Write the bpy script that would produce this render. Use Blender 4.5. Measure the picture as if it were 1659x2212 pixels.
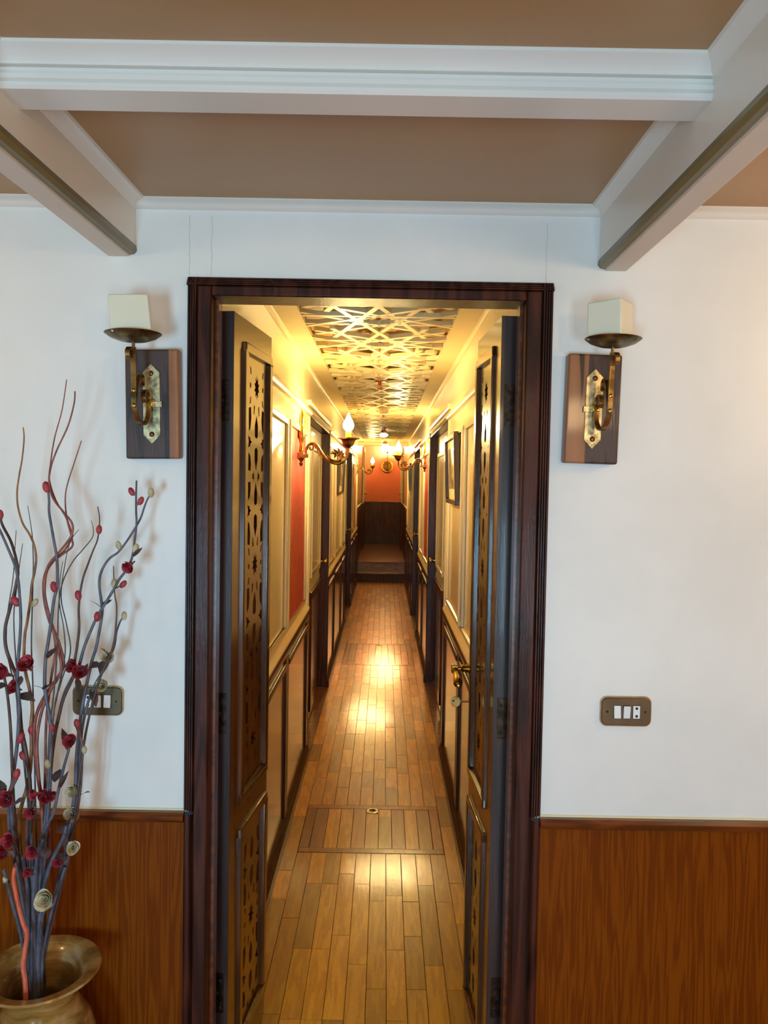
import bpy, bmesh, math, random
from mathutils import Vector, Matrix, geometry as geo

rnd = random.Random(7)
scene = bpy.context.scene
COL = scene.collection
for o in list(bpy.data.objects):
    bpy.data.objects.remove(o)

# ------------------------------------------------------------------ camera
PITCH, ROLL, FOC = math.radians(2.17), math.radians(1.0), 1661.0
CAM = Vector((0.0, -1.77, 1.57))
cam_data = bpy.data.cameras.new('camera')
cam = bpy.data.objects.new('camera', cam_data)
COL.objects.link(cam)
cam.location = CAM
cam.rotation_euler = (Matrix.Rotation(math.pi / 2 - PITCH, 3, 'X') @ Matrix.Rotation(ROLL, 3, 'Z')).to_euler()
cam_data.sensor_fit = 'VERTICAL'
cam_data.sensor_height = 36.0
cam_data.lens = FOC / 2212 * 36.0
cam_data.clip_start = 0.02
scene.camera = cam

# ------------------------------------------------------------------ world, daylight, exposure
scene.view_settings.view_transform = 'Standard'
scene.view_settings.look = 'None'
scene.view_settings.gamma = 1.0
scene.view_settings.use_curve_mapping = False
scene.view_settings.exposure = 0.0
world = bpy.data.worlds.new('world')
scene.world = world
world.use_nodes = True
wb = world.node_tree.nodes['Background']
wb.inputs[0].default_value = (0.75, 0.88, 1.0, 1)
wb.inputs[1].default_value = 1.0


def area_light(name, loc, rot, sx, sy, power, col):
    d = bpy.data.lights.new(name, 'AREA')
    d.shape = 'RECTANGLE'
    d.size, d.size_y, d.energy, d.color = sx, sy, power, col
    o = bpy.data.objects.new(name, d)
    COL.objects.link(o)
    o.location, o.rotation_euler = loc, rot
    return o


def point_light(name, loc, power, col, r=0.05):
    d = bpy.data.lights.new(name, 'POINT')
    d.energy, d.color, d.shadow_soft_size = power, col, r
    o = bpy.data.objects.new(name, d)
    COL.objects.link(o)
    o.location = loc
    return o


ROOM_X, ROOM_Y = 2.3, -3.4
DAY = [(0.36, 0.73, 1.0), (0.66, 0.86, 1.0)]
WARM = (1.0, 0.68, 0.34)
WINDOWS = [(-0.88, -0.42), (0.32, 0.76)]          # the two salon windows behind the camera
WIN_Z = (0.5, 1.35)
for i, (a, b) in enumerate(WINDOWS):
    area_light('window_daylight', ((a + b) / 2, ROOM_Y - 0.06, sum(WIN_Z) / 2), (math.pi / 2, 0, 0),
               b - a - 0.04, WIN_Z[1] - WIN_Z[0] - 0.04, (68, 28)[i], DAY[i])
# ceiling lamps of the salon, to the right of the picture and behind the camera
point_light('salon_lamp_light', (1.35, -0.55, 1.95), 10, WARM, 0.08)
point_light('salon_lamp_light', (1.0, -2.4, 1.95), 17, WARM, 0.08)
point_light('salon_lamp_light', (-1.55, -1.0, 1.95), 8, WARM, 0.08)

# ------------------------------------------------------------------ materials


def lin(r, g, b):
    return tuple(((c / 255) / 12.92 if c / 255 <= 0.04045 else ((c / 255 + 0.055) / 1.055) ** 2.4) for c in (r, g, b)) + (1,)


MATS = {}


def base_mat(name, col, rough=0.5, metal=0.0, coat=0.0, spec=0.5):
    m = bpy.data.materials.new(name)
    m.use_nodes = True
    b = m.node_tree.nodes['Principled BSDF']
    b.inputs['Base Color'].default_value = lin(*col)
    b.inputs['Roughness'].default_value = rough
    b.inputs['Metallic'].default_value = metal
    b.inputs['Coat Weight'].default_value = coat
    b.inputs['Coat Roughness'].default_value = 0.08
    b.inputs['Specular IOR Level'].default_value = spec
    MATS[name] = m
    return m, m.node_tree.nodes, m.node_tree.links, b


def coords(n, l, scale, rand=0.0):
    g = n.new('ShaderNodeNewGeometry')
    mp = n.new('ShaderNodeMapping')
    mp.inputs['Scale'].default_value = scale
    src = g.outputs['Position']
    if rand:
        oi = n.new('ShaderNodeObjectInfo')
        mul = n.new('ShaderNodeMath'); mul.operation = 'MULTIPLY'; mul.inputs[1].default_value = rand
        l.new(oi.outputs['Random'], mul.inputs[0])
        add = n.new('ShaderNodeVectorMath'); add.operation = 'ADD'
        l.new(src, add.inputs[0]); l.new(mul.outputs[0], add.inputs[1])
        src = add.outputs[0]
    l.new(src, mp.inputs['Vector'])
    return mp.outputs['Vector']


def ramp(n, l, fac, stops):
    r = n.new('ShaderNodeValToRGB')
    e = r.color_ramp.elements
    while len(e) < len(stops):
        e.new(0.5)
    for k, (p, c) in enumerate(stops):
        e[k].position = p
        e[k].color = lin(*c)
    l.new(fac, r.inputs['Fac'])
    return r.outputs['Color']


def noise(n, l, vec, scale, detail=3, dist=0.0, rough=0.55):
    t = n.new('ShaderNodeTexNoise')
    t.inputs['Scale'].default_value = scale
    t.inputs['Detail'].default_value = detail
    t.inputs['Distortion'].default_value = dist
    t.inputs['Roughness'].default_value = rough
    l.new(vec, t.inputs['Vector'])
    return t.outputs['Fac']


def bump(n, l, b, h, strength, dist=0.002, coat=True):
    bp = n.new('ShaderNodeBump')
    bp.inputs['Strength'].default_value = strength
    bp.inputs['Distance'].default_value = dist
    l.new(h, bp.inputs['Height'])
    l.new(bp.outputs['Normal'], b.inputs['Normal'])
    if coat:
        l.new(bp.outputs['Normal'], b.inputs['Coat Normal'])


def mathn(n, l, op, a, v=None):
    m = n.new('ShaderNodeMath'); m.operation = op
    l.new(a, m.inputs[0])
    if v is not None:
        m.inputs[1].default_value = v
    return m.outputs[0]


def paint(name, col, rough=0.45, bumps=0.08, var=8, coat=0.0, bscale=60):
    m, n, l, b = base_mat(name, col, rough, coat=coat)
    v = coords(n, l, (1, 1, 1))
    f = noise(n, l, v, 2.2, 4)
    c = ramp(n, l, f, [(0.3, tuple(max(0, x - var) for x in col)), (0.7, tuple(min(255, x + var) for x in col))])
    l.new(c, b.inputs['Base Color'])
    bump(n, l, b, noise(n, l, v, bscale, 3), bumps, 0.001)
    return m


def grain(name, dark, light, stretch, rings=14, rough=0.35, coat=0.6, rand=0.0, fine=0.35, bumps=0.08, wav=0.0, nscale=3.0, spec=0.5):
    """wood with cathedral grain along the axis that has the small factor in stretch"""
    m, n, l, b = base_mat(name, light, rough, coat=coat, spec=spec)
    v = coords(n, l, stretch, rand)
    f = noise(n, l, v, nscale, 2.0, 0.3, 0.45)
    s = mathn(n, l, 'SINE', mathn(n, l, 'MULTIPLY', f, rings * 6.283))
    s = mathn(n, l, 'MULTIPLY_ADD', s, 0.5)
    s.node.inputs[2].default_value = 0.5
    f2 = noise(n, l, v, nscale * 14, 4, 0.0, 0.65)
    mx = n.new('ShaderNodeMix'); mx.data_type = 'FLOAT'
    mx.inputs[0].default_value = fine
    l.new(s, mx.inputs[2]); l.new(f2, mx.inputs[3])
    mid = tuple((a + c) // 2 for a, c in zip(dark, light))
    c = ramp(n, l, mx.outputs[0], [(0.18, dark), (0.5, mid), (0.85, light)])
    if rand:
        oi = n.new('ShaderNodeObjectInfo')
        hs = n.new('ShaderNodeHueSaturation')
        mr = n.new('ShaderNodeMapRange')
        mr.inputs['To Min'].default_value = 0.66
        mr.inputs['To Max'].default_value = 1.38
        l.new(oi.outputs['Random'], mr.inputs['Value'])
        l.new(mr.outputs['Result'], hs.inputs['Value'])
        l.new(c, hs.inputs['Color'])
        c = hs.outputs['Color']
    l.new(c, b.inputs['Base Color'])
    h = f2
    if wav:
        g = coords(n, l, (1, 1, 1))
        w = noise(n, l, g, 16, 3)
        ad = n.new('ShaderNodeMath'); ad.operation = 'MULTIPLY_ADD'
        l.new(w, ad.inputs[0]); ad.inputs[1].default_value = wav; l.new(f2, ad.inputs[2])
        h = ad.outputs[0]
    bump(n, l, b, h, bumps, 0.002)
    return m


M_WALL = paint('white_wall_paint', (226, 225, 221), 0.42, 0.10)
M_CEIL = paint('ceiling_paint', (168, 128, 84), 0.38, 0.05, 4)
M_BEAM = paint('beam_paint', (224, 218, 210), 0.28, 0.10, 4, bscale=25)
M_OLIVE = paint('olive_band_paint', (112, 98, 60), 0.35, 0.1, 10)
M_PINK = paint('beam_underside_paint', (205, 188, 172), 0.4, 0.1, 5)
M_CREAM = paint('cream_gloss_paint', (236, 220, 178), 0.22, 0.10, 4, 0.35, 14)
M_LATT = paint('lattice_paint', (220, 202, 154), 0.42, 0.06, 3, 0.0, 14)
M_DARK = grain('dark_varnished_wood', (44, 18, 11), (74, 35, 22), (6, 6, 0.5), 5, 0.4, 0.08, bumps=0.5, wav=1.2, spec=0.2)
M_EDGE = grain('dark_purple_wood', (44, 26, 22), (64, 42, 36), (6, 6, 0.5), 4, 0.4, 0.3, bumps=0.15)
M_DOOR = grain('door_leaf_wood', (62, 32, 10), (98, 56, 22), (6, 6, 0.5), 4, 0.22, 0.7, bumps=0.06, wav=0.4)
M_WAIN = grain('pine_wainscot_wood', (96, 40, 0), (126, 63, 3), (12, 12, 0.55), 7, 0.4, 0.03, fine=0.55, bumps=0.04, spec=0.12)
M_RAIL = grain('wainscot_rail_wood', (78, 32, 6), (112, 52, 12), (1.0, 6, 6), 5, 0.3, 0.7, bumps=0.05)
M_CWOOD = grain('corridor_panel_wood', (86, 48, 20), (128, 78, 38), (8, 8, 0.5), 5, 0.18, 0.8, bumps=0.04, wav=0.2)
M_CDARK = grain('corridor_dark_wood', (54, 26, 10), (84, 44, 20), (8, 8, 0.5), 4, 0.32, 0.05, bumps=0.05, spec=0.2)
M_PARQ = grain('parquet_oak', (178, 114, 12), (226, 162, 30), (11, 1.3, 8), 3, 0.28, 0.6, rand=37.0, fine=0.72, bumps=0.14, wav=1.0)
M_HATCH = grain('hatch_red_oak', (140, 72, 18), (180, 106, 32), (11, 1.3, 8), 3, 0.28, 0.6, rand=21.0, fine=0.72, bumps=0.14, wav=1.0)
M_FLOOR = grain('salon_floor_wood', (172, 100, 38), (212, 136, 60), (1.2, 9, 8), 5, 0.3, 0.4)
M_GAP = base_mat('dark_joint', (28, 15, 6), 0.8)[0]
M_STEP = grain('step_wood', (104, 60, 26), (146, 92, 46), (1, 7, 7), 4, 0.3, 0.6)

# damask
m, n, l, b = base_mat('red_damask', (178, 52, 44), 0.55)
v = coords(n, l, (1, 5, 1.6))
f = noise(n, l, v, 3.5, 3, 1.6)
s = mathn(n, l, 'SINE', mathn(n, l, 'MULTIPLY', f, 26))
l.new(ramp(n, l, s, [(0.3, (164, 42, 36)), (0.6, (190, 66, 54))]), b.inputs['Base Color'])
f2 = noise(n, l, coords(n, l, (1, 1, 1)), 160, 2)
bump(n, l, b, f2, 0.25, 0.001)
M_RED = m


def metal(name, col, rough=0.3, var=0.5, scale=30):
    m, n, l, b = base_mat(name, col, rough, 1.0)
    v = coords(n, l, (1, 1, 1))
    f = noise(n, l, v, scale, 4)
    dk = tuple(int(x * (1 - var)) for x in col)
    l.new(ramp(n, l, f, [(0.35, dk), (0.62, col)]), b.inputs['Base Color'])
    return m


M_BRASS = metal('polished_brass', (214, 172, 84), 0.22, 0.25)
M_AGED = metal('aged_brass', (168, 132, 78), 0.34, 0.5)
M_PLATE = metal('worn_brass_plate', (222, 206, 160), 0.36, 0.42, 70)
M_BRONZE = metal('bronze_switch_plate', (128, 108, 84), 0.4, 0.15, 8)
M_RIM = metal('bright_bronze_rim', (206, 172, 122), 0.3, 0.15)
M_COPPER = metal('copper', (196, 104, 66), 0.3, 0.3)
M_HINGE = metal('dark_hinge_metal', (84, 62, 48), 0.42, 0.4, 60)
M_DISH = metal('dull_brass_dish', (150, 128, 84), 0.38, 0.55, 22)
M_PLASTIC = base_mat('white_plastic', (226, 230, 232), 0.35)[0]
M_HOLE = base_mat('black_hole', (12, 11, 11), 0.7)[0]
M_RIVET = metal('brown_rivet', (124, 84, 52), 0.35, 0.4, 80)
M_BLACK = base_mat('dark_frame_lacquer', (46, 28, 18), 0.3, coat=0.5)[0]
M_DET = base_mat('detector_plastic', (222, 214, 196), 0.4)[0]
M_MAT = base_mat('picture_mount', (214, 200, 160), 0.6)[0]
M_TUBE = base_mat('amber_candle_tube', (205, 140, 50), 0.3)[0]

m, n, l, b = base_mat('sconce_walnut', (60, 42, 40), 0.45, coat=0.15)
v = coords(n, l, (7, 3, 0.8))
f = noise(n, l, v, 3.0, 3, 0.5)
l.new(ramp(n, l, f, [(0.36, (30, 19, 16)), (0.44, (66, 48, 46)), (0.62, (70, 50, 44)), (0.7, (40, 24, 16))]), b.inputs['Base Color'])
bump(n, l, b, noise(n, l, v, 30, 4), 0.2)
M_WALNUT = m
m, n, l, b = base_mat('sconce_sapwood', (118, 76, 44), 0.45, coat=0.15)
v = coords(n, l, (9, 3, 0.7))
f = noise(n, l, v, 3.0, 3, 0.4)
l.new(ramp(n, l, f, [(0.43, (46, 24, 14)), (0.47, (136, 84, 48)), (0.7, (158, 104, 64))]), b.inputs['Base Color'])
M_SAP = m

m, n, l, b = base_mat('ivory_wax', (226, 222, 200), 0.5)
b.inputs['Subsurface Weight'].default_value = 0.35
b.inputs['Subsurface Radius'].default_value = (0.02, 0.014, 0.006)
M_WAX = m

m, n, l, b = base_mat('alabaster', (150, 112, 56), 0.2, coat=0.6)
v = coords(n, l, (2.5, 2.5, 6))
f = noise(n, l, v, 3.2, 5, 1.4)
l.new(ramp(n, l, f, [(0.3, (92, 64, 26)), (0.5, (150, 112, 56)), (0.68, (186, 152, 96))]), b.inputs['Base Color'])
bump(n, l, b, noise(n, l, v, 9, 3), 0.12)
M_ALAB = m


def organic(name, a, c, rough=0.55, scale=70):
    m, n, l, b = base_mat(name, c, rough)
    f = noise(n, l, coords(n, l, (1, 1, 0.5)), scale, 3)
    l.new(ramp(n, l, f, [(0.35, a), (0.65, c)]), b.inputs['Base Color'])
    return m


M_STEM = organic('slate_stem', (66, 66, 78), (98, 96, 108))
M_BROWN = organic('brown_stem', (52, 30, 26), (92, 60, 50))
M_TWIG = organic('red_twig', (104, 44, 34), (158, 82, 62))
M_ORANGE = organic('ochre_twig', (110, 66, 24), (170, 112, 50))
M_CORAL = organic('coral_stick', (196, 84, 60), (222, 116, 88))
M_WISP = organic('dark_wisp', (50, 40, 40), (90, 72, 66))
M_PETAL = organic('crimson_petal', (142, 34, 50), (190, 68, 80), 0.6, 120)
M_BUD = organic('crimson_bud', (134, 36, 48), (172, 58, 66), 0.55, 90)
M_IVORY = organic('ivory_petal', (190, 174, 136), (232, 218, 186), 0.6, 120)
M_BUDI = organic('ivory_bud', (150, 136, 96), (196, 184, 146), 0.55, 90)
M_LEAF = organic('dried_leaf', (48, 34, 32), (92, 70, 66), 0.6, 60)
M_CALYX = organic('calyx_brown', (74, 50, 44), (122, 92, 84), 0.6, 90)


def emitter(name, col, s):
    m, n, l, b = base_mat(name, (255, 255, 255), 0.4)
    b.inputs['Emission Color'].default_value = (*col, 1)
    b.inputs['Emission Strength'].default_value = s
    return m


M_BULB = emitter('glowing_bulb', (1.0, 0.74, 0.29), 800)

# ------------------------------------------------------------------ mesh helpers


class MB:
    def __init__(self):
        self.v, self.f = [], []

    def add(self, vs, fs, M=None):
        k = len(self.v)
        self.v += [tuple(M @ Vector(p)) if M else tuple(p) for p in vs]
        self.f += [tuple(i + k for i in q) for q in fs]
        return self

    def box(self, x0, x1, y0, y1, z0, z1, M=None):
        x0, x1 = min(x0, x1), max(x0, x1)
        y0, y1 = min(y0, y1), max(y0, y1)
        vs = [(x, y, z) for z in (z0, z1) for y in (y0, y1) for x in (x0, x1)]
        return self.add(vs, [(0, 2, 3, 1), (4, 5, 7, 6), (0, 1, 5, 4), (2, 6, 7, 3), (0, 4, 6, 2), (1, 3, 7, 5)], M)

    def prism(self, poly, a0, a1, axis, M=None):
        n = len(poly)
        put = {'x': lambda a, p, q: (a, p, q), 'y': lambda a, p, q: (p, a, q), 'z': lambda a, p, q: (p, q, a)}[axis]
        vs = [put(a0, *p) for p in poly] + [put(a1, *p) for p in poly]
        fs = [tuple(range(n)), tuple(range(2 * n - 1, n - 1, -1))] + [(i, i + n, (i + 1) % n + n, (i + 1) % n) for i in range(n)]
        return self.add(vs, fs, M)

    def lathe(self, prof, seg=24, M=None, wob=None):
        vs, fs = [], []
        for i, (r, z) in enumerate(prof):
            for k in range(seg):
                a = 2 * math.pi * k / seg
                rr = r * (wob(i, a) if wob else 1)
                vs.append((rr * math.cos(a), rr * math.sin(a), z))
        for i in range(len(prof) - 1):
            for k in range(seg):
                a, b2 = i * seg + k, i * seg + (k + 1) % seg
                fs.append((a, b2, b2 + seg, a + seg))
        if prof[0][0] > 1e-6:
            fs.append(tuple(range(seg - 1, -1, -1)))
        if prof[-1][0] > 1e-6:
            fs.append(tuple(range((len(prof) - 1) * seg, len(prof) * seg)))
        return self.add(vs, fs, M)

    def tube(self, pts, rad, seg=8, M=None, flat=None):
        """round tube, or a flat bar when flat=(half_a, half_b, direction of a)"""
        pts = [Vector(p) for p in pts]
        n = len(pts)
        if not isinstance(rad, (list, tuple)):
            rad = [rad] * n
        vs, fs = [], []
        prev = None
        for i, p in enumerate(pts):
            t = (pts[min(i + 1, n - 1)] - pts[max(i - 1, 0)])
            t = t.normalized() if t.length > 1e-9 else Vector((0, 0, 1))
            if flat:
                u = Vector(flat[2])
                u = (u - t * u.dot(t)).normalized()
            else:
                u = prev if prev is not None else (Vector((1, 0, 0)) if abs(t.x) < 0.8 else Vector((0, 1, 0)))
                u = (u - t * u.dot(t)).normalized()
            prev = u
            w = t.cross(u)
            if flat:
                s = rad[i]
                for a, c in ((-1, -1), (1, -1), (1, 1), (-1, 1)):
                    vs.append(p + u * a * flat[0] * s + w * c * flat[1] * s)
            else:
                for k in range(seg):
                    a = 2 * math.pi * k / seg
                    vs.append(p + (u * math.cos(a) + w * math.sin(a)) * rad[i])
        sg = 4 if flat else seg
        for i in range(n - 1):
            for k in range(sg):
                a, c = i * sg + k, i * sg + (k + 1) % sg
                fs.append((a, c, c + sg, a + sg))
        fs.append(tuple(range(sg - 1, -1, -1)))
        fs.append(tuple(range((n - 1) * sg, n * sg)))
        return self.add([tuple(q) for q in vs], fs, M)

    def ball(self, c, r, seg=12, rings=8, sc=(1, 1, 1)):
        prof = [(r * math.sin(math.pi * i / rings), -r * math.cos(math.pi * i / rings)) for i in range(rings + 1)]
        return self.lathe(prof, seg, Matrix.Translation(c) @ Matrix.Diagonal((*sc, 1)))

    def mesh(self, name, mat, smooth=False, merge=True):
        bm = bmesh.new()
        vs = [bm.verts.new(p) for p in self.v]
        for q in self.f:
            try:
                bm.faces.new([vs[i] for i in q])
            except ValueError:
                pass
        if merge:
            bmesh.ops.remove_doubles(bm, verts=bm.verts, dist=1e-6)
        bmesh.ops.recalc_face_normals(bm, faces=bm.faces)
        me = bpy.data.meshes.new(name)
        bm.to_mesh(me)
        bm.free()
        me.materials.append(mat)
        if smooth:
            me.shade_smooth()
            me.set_sharp_from_angle(angle=math.radians(38))
        return me


def link(name, me, parent=None, inv=None):
    o = bpy.data.objects.new(name, me)
    COL.objects.link(o)
    if parent:
        o.parent = parent
        o.matrix_parent_inverse = inv if inv is not None else ORIG.get(parent.name, Matrix())
    return o


ORIG = {}


def part(name, mb, mat, parent=None, smooth=False, bevel=0.0, seg=2, merge=True):
    o = link(name, mb.mesh(name, mat, smooth or bevel > 0, merge), parent)
    if bevel:
        md = o.modifiers.new('bevel', 'BEVEL')
        md.width, md.segments, md.limit_method = bevel, seg, 'ANGLE'
        md.angle_limit = math.radians(35)
    return o


def tag(o, label, cat, group=None, kind=None):
    o['label'], o['category'] = label, cat
    if group:
        o['group'] = group
    if kind:
        o['kind'] = kind
    return o


def thing(name, label, cat, loc=(0, 0, 0), group=None, kind=None, local=False):
    """an Empty at the thing's base; parts are written in world coordinates unless local"""
    o = bpy.data.objects.new(name, None)
    COL.objects.link(o)
    o.location = loc
    o.empty_display_size = 0.05
    if not local:
        ORIG[o.name] = Matrix.Translation(-Vector(loc))
    return tag(o, label, cat, group, kind)


def copy_tree(o, parent=None):
    c = o.copy()
    COL.objects.link(c)
    if parent:
        c.parent = parent
        c.matrix_parent_inverse = o.matrix_parent_inverse.copy()
    for ch in list(o.children):
        copy_tree(ch, c)
    return c


def rect_frame(mb, axis, d0, d1, a0, a1, z0, z1, w):
    """four strips round a rectangle; axis 'x': plane normal x, a is y"""
    for (p, q, r, s) in ((a0, a1, z0, z0 + w), (a0, a1, z1 - w, z1), (a0, a0 + w, z0 + w, z1 - w), (a1 - w, a1, z0 + w, z1 - w)):
        if axis == 'x':
            mb.box(d0, d1, p, q, r, s)
        else:
            mb.box(p, q, d0, d1, r, s)
    return mb


def at(px, py, Y):
    """the point at depth Y on the sight line through a picture position"""
    F = Vector((0, math.cos(PITCH), -math.sin(PITCH)))
    R0 = Vector((1, 0, 0))
    U0 = R0.cross(F)
    R = R0 * math.cos(ROLL) + U0 * math.sin(ROLL)
    U = U0 * math.cos(ROLL) - R0 * math.sin(ROLL)
    d = F + R * (px - 829.5) / FOC - U * (py - 1106) / FOC
    return CAM + d * ((Y - CAM.y) / d.y)


def spline(pts, per=6):
    P = [Vector(p) for p in pts]
    if len(P) < 3:
        return P
    out = []
    for i in range(len(P) - 1):
        a, b2, c, d = P[max(i - 1, 0)], P[i], P[i + 1], P[min(i + 2, len(P) - 1)]
        for k in range(per):
            t = k / per
            out.append(0.5 * ((2 * b2) + (c - a) * t + (2 * a - 5 * b2 + 4 * c - d) * t * t + (3 * b2 - a - 3 * c + d) * t ** 3))
    out.append(P[-1])
    return out


def star(cx, cy, R, r, n, rot=0.0, sx=1.0, sy=1.0):
    return [(cx + sx * (R if k % 2 == 0 else r) * math.cos(rot + math.pi * k / n), cy + sy * (R if k % 2 == 0 else r) * math.sin(rot + math.pi * k / n)) for k in range(2 * n)]


def inside(p, poly):
    x, y = p
    c = False
    j = len(poly) - 1
    for i in range(len(poly)):
        xi, yi = poly[i]
        xj, yj = poly[j]
        if (yi > y) != (yj > y) and x < (xj - xi) * (y - yi) / (yj - yi) + xi:
            c = not c
        j = i
    return c


def pierced(w0, w1, h0, h1, holes, t):
    """board with cut-outs: (u, v) plane, thickness t along the third axis"""
    pts, edges = [], []
    for poly in [[(w0, h0), (w1, h0), (w1, h1), (w0, h1)]] + holes:
        k = len(pts)
        pts += [Vector(p) for p in poly]
        edges += [(k + i, k + (i + 1) % len(poly)) for i in range(len(poly))]
    vs, _, fs, *_r = geo.delaunay_2d_cdt(pts, edges, [], 0, 1e-6)
    keep = []
    for q in fs:
        c = ((vs[q[0]].x + vs[q[1]].x + vs[q[2]].x) / 3, (vs[q[0]].y + vs[q[1]].y + vs[q[2]].y) / 3)
        if not any(inside(c, h) for h in holes):
            keep.append(tuple(q))
    n = len(vs)
    V = [(p.x, 0.0, p.y) for p in vs] + [(p.x, t, p.y) for p in vs]
    Fc = list(keep) + [tuple(i + n for i in reversed(q)) for q in keep]
    cnt = {}
    for q in keep:
        for i in range(3):
            e = (q[i], q[(i + 1) % 3])
            cnt[e] = 1
    for (a, c) in list(cnt):
        if (c, a) not in cnt:
            Fc.append((a, c, c + n, a + n))
    return V, Fc


# ================================================================== SALON SHELL
CEIL = 2.207
fl = part('floor_salon', MB().box(-ROOM_X, ROOM_X, ROOM_Y, 0.0, -0.1, 0), M_FLOOR)
tag(fl, 'brown varnished wooden floor of the salon in front of the doorway', 'floor', kind='structure')
ce = part('ceiling', MB().box(-ROOM_X, ROOM_X, ROOM_Y, 0.0, CEIL, CEIL + 0.08), M_CEIL)
tag(ce, 'low tan painted salon ceiling between white beams', 'ceiling', kind='structure')

JL, JR, HEAD = -0.397, 0.313, 1.985            # clear opening of the doorway
FT = 0.07                                       # wall thickness
wf = MB()
wf.box(-ROOM_X, JL - 0.02, 0, FT, 0, CEIL + 0.08)
wf.box(JR + 0.02, ROOM_X, 0, FT, 0, CEIL + 0.08)
wf.box(JL - 0.02, JR + 0.02, 0, FT, HEAD + 0.015, CEIL + 0.08)
wall_front = part('wall_front', wf, M_WALL)
tag(wall_front, 'off-white painted wall around the double doorway', 'wall', kind='structure')
ORIG[wall_front.name] = Matrix()
# hairline joints above the door
for (x, z0, z1) in ((-0.452, 2.035, 2.17), (-0.402, 2.035, 2.17), (0.360, 2.03, 2.165)):
    mb = MB()
    zz = [z0 + (z1 - z0) * k / 9 for k in range(10)]
    mb.tube([(x + rnd.uniform(-0.0015, 0.0015), -0.0002, z) for z in zz], 0.0004, 5)
    part('plaster_crack', mb, organic('crack_grey', (160, 154, 144), (196, 192, 184)) if 'crack_grey' not in MATS else MATS['crack_grey'], wall_front)
wb_ = MB()
wz0, wz1 = WIN_Z
xs = [-ROOM_X] + [c for w in WINDOWS for c in w] + [ROOM_X]
for k in range(0, len(xs), 2):
    wb_.box(xs[k], xs[k + 1], ROOM_Y - 0.1, ROOM_Y, 0, CEIL + 0.08)
for a, c in WINDOWS:
    wb_.box(a, c, ROOM_Y - 0.1, ROOM_Y, 0, wz0)
    wb_.box(a, c, ROOM_Y - 0.1, ROOM_Y, wz1, CEIL + 0.08)
tag(part('wall_back', wb_, M_WALL), 'white salon wall with windows, behind the viewer', 'wall', kind='structure')
tag(part('wall_port', MB().box(-ROOM_X - 0.1, -ROOM_X, ROOM_Y - 0.1, FT, 0, CEIL + 0.08), M_WALL), 'white side wall at the left of the salon', 'wall', kind='structure')
tag(part('wall_starboard', MB().box(ROOM_X, ROOM_X + 0.1, ROOM_Y - 0.1, FT, 0, CEIL + 0.08), M_WALL), 'white side wall at the right of the salon', 'wall', kind='structure')
for i, (a, c) in enumerate(WINDOWS):
    mb = rect_frame(MB(), 'y', ROOM_Y - 0.03, ROOM_Y + 0.02, a, c, wz0, wz1, 0.035)
    w = part('window_%d' % (i + 1), mb, M_DARK, bevel=0.004)
    tag(w, ('dark wooden salon window frame, left of the two', 'dark wooden salon window frame, right of the two')[i], 'window', kind='structure')
    ORIG[w.name] = Matrix()
    mm = (a + c) / 2
    part('glazing_bar', MB().box(mm - 0.01, mm + 0.01, ROOM_Y - 0.02, ROOM_Y, wz0 + 0.035, wz1 - 0.035), M_DARK, w)

# wainscot on the door wall
WTOP = 0.798
for side, (a, c) in enumerate(((-ROOM_X, -0.453), (0.375, ROOM_X))):
    nm = ('left', 'right')[side]
    t = thing('trim_%d' % (1 + side), 'orange-brown pine wainscot %s of the doorway' % nm, 'wainscot', ((a + c) / 2, -0.01, 0), kind='structure')
    part('wainscot_board', MB().box(a, c, -0.008, 0.0, 0.0, WTOP - 0.012), M_WAIN, t)
    cap = [(0, WTOP - 0.026), (-0.014, WTOP - 0.024), (-0.02, WTOP - 0.016), (-0.02, WTOP - 0.008), (-0.014, WTOP - 0.001), (0, WTOP)]
    part('cap_moulding', MB().prism(cap, a, c, 'x'), M_RAIL, t, smooth=True)
    part('paint_bead', MB().box(a, c, -0.004, 0.0, WTOP, WTOP + 0.004), M_CREAM, t)
    e = c if side == 0 else a
    s = 1 if side == 0 else -1
    prof = [(e + s * q, -p) for p, q in ((0, 0.0), (0.016, 0.001), (0.021, 0.006), (0.021, 0.014), (0.015, 0.02), (0, 0.022))]
    part('edge_moulding', MB().prism(prof, 0.0, WTOP - 0.004, 'z'), M_DARK, t, smooth=True)

# ------------------------------------------------------------------ door frame
fr = thing('door_frame', 'dark varnished fluted door frame around the corridor doorway', 'door frame', ((JL + JR) / 2, 0, 0), kind='structure')
LO, LB, RB, RO, TB, TO = -0.453, -0.430, 0.350, 0.375, 2.008, 2.024


def flutes(p0, p1):
    """profile across the fluted border: list of (across, depth)"""
    w = p1 - p0
    pr = [(p0, 0.0), (p0, -0.012)]
    for k in range(4):
        u = p0 + w * (k + 0.08) / 4.0
        du = w * 0.84 / 4
        dep = -0.014 - 0.0035 * k
        pr += [(u, dep + 0.004), (u + du * 0.2, dep), (u + du * 0.75, dep), (u + du, dep + 0.004)]
    pr += [(p1, -0.022), (p1, 0.0)]
    return pr


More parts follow.
